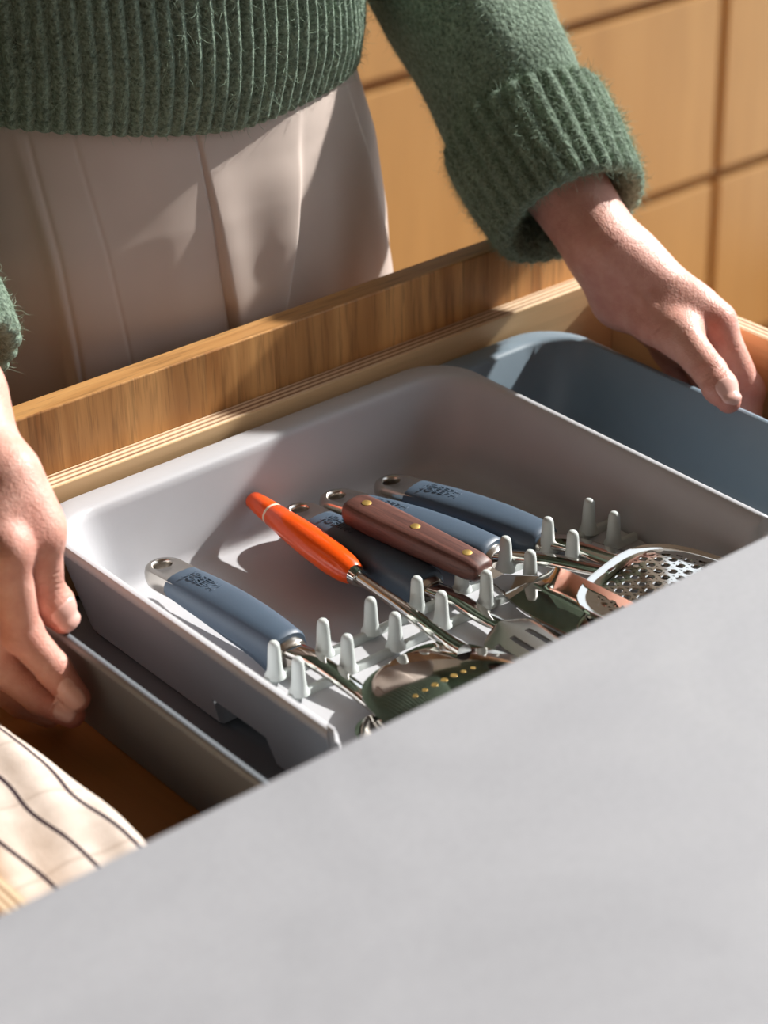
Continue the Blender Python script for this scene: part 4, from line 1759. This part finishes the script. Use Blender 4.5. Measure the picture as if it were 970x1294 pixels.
def frames(P):
    T = []
    for i in range(len(P)):
        T.append(unit(P[min(i + 1, len(P) - 1)] - P[max(i - 1, 0)]))
    s = np.cross(T[0], np.array([0, 0, 1.0]))
    if np.linalg.norm(s) < 1e-3:
        s = np.array([1.0, 0, 0])
    s = unit(s)
    out = []
    for i in range(len(P)):
        s = unit(s - T[i] * (s @ T[i]))
        out.append((P[i], T[i], s, np.cross(T[i], s)))
    return out


def wrinkle(p):
    x, y, z = p
    return (math.sin(55 * x + 70 * z + 20 * y) + math.sin(90 * z - 60 * y + 2) + 0.7 * math.sin(130 * x + 40 * y - 90 * z)) / 2.7


def sleeve(b, path, rad, n=72, m=90):
    P = catmull(path, m)
    fr = frames(P)
    rings = []
    for i, (p, t, s, w) in enumerate(fr):
        r = np.interp(i / m, np.linspace(0, 1, len(rad)), rad)
        ring = []
        for q in range(n):
            a = 2 * math.pi * q / n
            dv = s * math.cos(a) + w * math.sin(a)
            pt = p + dv * r
            ring.append(pt + dv * (0.0040 * wrinkle(pt)))
        rings.append(ring)
    b.rings(rings)


CFR0, CFR1 = np.array([-0.021, 0.080, 0.122]), np.array([-0.028, 0.020, 0.087])
axL = unit(CFL1 - CFL0)
sleeve(b, [SHL + np.array([-0.03, 0, 0.01]), SHL * 0.55 + ELL * 0.45 + np.array([0.01, 0, 0]), ELL, ELL * 0.45 + CFL0 * 0.55, CFL0, CFL0 * 0.4 + CFL1 * 0.6], [0.075, 0.068, 0.062, 0.050, 0.0425, 0.037])
sleeve(b, [SHR + np.array([0.03, 0, 0.01]), SHR * 0.55 + ELR * 0.45, ELR, ELR * 0.45 + CFR0 * 0.55, CFR0, CFR0 * 0.4 + CFR1 * 0.6], [0.075, 0.068, 0.062, 0.052, 0.044, 0.038])
sweater = b.build('sweater', M['wool'], person, smooth=math.pi, recalc=True)


def cuff(P0, P1, r0, r1, nrib, flat=1.0):
    ax_ = unit(P1 - P0)
    L = np.linalg.norm(P1 - P0)
    s = unit(np.cross(ax_, np.array([0, 0, 1.0])))
    w = np.cross(ax_, s)
    spr = 9
    n = nrib * spr
    # profile along the cuff: outside from the folded top edge to the mouth, then turned inside
    prof = []
    for t in np.linspace(0, 1, 26):
        prof.append((t * L, r0 + (r1 - r0) * t + 0.002 * math.sin(math.pi * t), 1.0))
    rings = []
    P = [(0.004, r0 - 0.0085, 0.0), (-0.0006, r0 - 0.0060, 0.3), (-0.0016, r0 - 0.0030, 0.6), (-0.0008, r0 - 0.0008, 0.9)] + prof[1:] + [
        (L + 0.0020, r1 - 0.0012, 0.9), (L + 0.0032, r1 - 0.0040, 0.7), (L + 0.0026, r1 - 0.0075, 0.5), (L - 0.003, r1 - 0.0100, 0.4), (L - 0.03, r1 - 0.0105, 0.2)]
    for h, r, rk in P:
        ring = []
        for q in range(n):
            a = 2 * math.pi * q / n
            ph = q / spr + 0.10 * math.sin(h * 60 + a * 3)
            c = P0 + ax_ * h
            dv = s * math.cos(a) + w * math.sin(a)
            pt = c + dv * r
            wob = 0.0024 * wrinkle(pt * 0.8)
            ring.append(c + dv * (r + 0.0042 * (rib(ph) - 0.7) * rk + wob))
        rings.append(ring)
    b = MB()
    b.rings(rings)
    return b.build('cuff', M['wool'], sweater, smooth=math.pi, recalc=True)


cuffL = cuff(CFL0, CFL1, 0.0512, 0.0482, 29)
cuffR = cuff(CFR0, CFR1, 0.0470, 0.0465, 27)


# fibres standing off the wool
def fuzz(objs, count, length, name, seedv, zmax=0.42):
    rng = np.random.default_rng(seedv)
    Vs, Fs = [], []
    n0 = 0
    for o, cnt in zip(objs, count):
        me = o.data
        me.calc_loop_triangles()
        co = np.empty(len(me.vertices) * 3)
        me.vertices.foreach_get('co', co)
        co = co.reshape(-1, 3)
        tri = np.empty(len(me.loop_triangles) * 3, np.int32)
        me.loop_triangles.foreach_get('vertices', tri)
        tri = tri.reshape(-1, 3)
        A, B, C_ = co[tri[:, 0]], co[tri[:, 1]], co[tri[:, 2]]
        nn = np.cross(B - A, C_ - A)
        ar = np.linalg.norm(nn, axis=1)
        ar[(A[:, 2] > zmax)] = 0
        pick = rng.choice(len(tri), cnt, p=ar / ar.sum())
        u, v = rng.random(cnt), rng.random(cnt)
        f = u + v > 1
        u[f], v[f] = 1 - u[f], 1 - v[f]
        P = A[pick] + (B[pick] - A[pick]) * u[:, None] + (C_[pick] - A[pick]) * v[:, None]
        nrm_ = nn[pick] / np.maximum(ar[pick], 1e-12)[:, None]
        rd = rng.normal(size=(cnt, 3))
        tg = rd - nrm_ * (rd * nrm_).sum(1)[:, None]
        tg /= np.linalg.norm(tg, axis=1)[:, None]
        L = length * (0.35 + rng.random(cnt) ** 2.2 * 1.5)[:, None]
        lift = (0.25 + 0.6 * rng.random(cnt))[:, None]
        rd2 = rng.normal(size=(cnt, 3)) * 0.35
        p1 = P + (nrm_ * lift + tg * 0.8) * L * 0.5
        p2 = p1 + (nrm_ * lift * 0.4 + tg + rd2) * L * 0.5
        side = np.cross(tg, nrm_ + rd2)
        side /= np.linalg.norm(side, axis=1)[:, None]
        w = 0.00008 * (0.7 + 0.6 * rng.random(cnt))[:, None]
        quad = np.stack([P - side * w, P + side * w, p1 - side * w, p1 + side * w, p2], 1).reshape(-1, 3)
        base = np.arange(cnt)[:, None] * 5 + n0
        Vs.append(quad)
        Fs += [(b_, b_ + 1, b_ + 3, b_ + 2) for b_ in base[:, 0].tolist()] + [(b_ + 2, b_ + 3, b_ + 4) for b_ in base[:, 0].tolist()]
        n0 += cnt * 5
    me = bpy.data.meshes.new(name)
    me.from_pydata(np.concatenate(Vs).tolist(), [], Fs)
    me.materials.append(M['fuzz'])
    o = bpy.data.objects.new(name, me)
    COL.objects.link(o)
    o['kind'] = 'stuff'
    return o


fz = fuzz([sweater, cuffL, cuffR], [95000, 26000, 6000], 0.0060, 'wool_fuzz', 5)
fz.parent = sweater
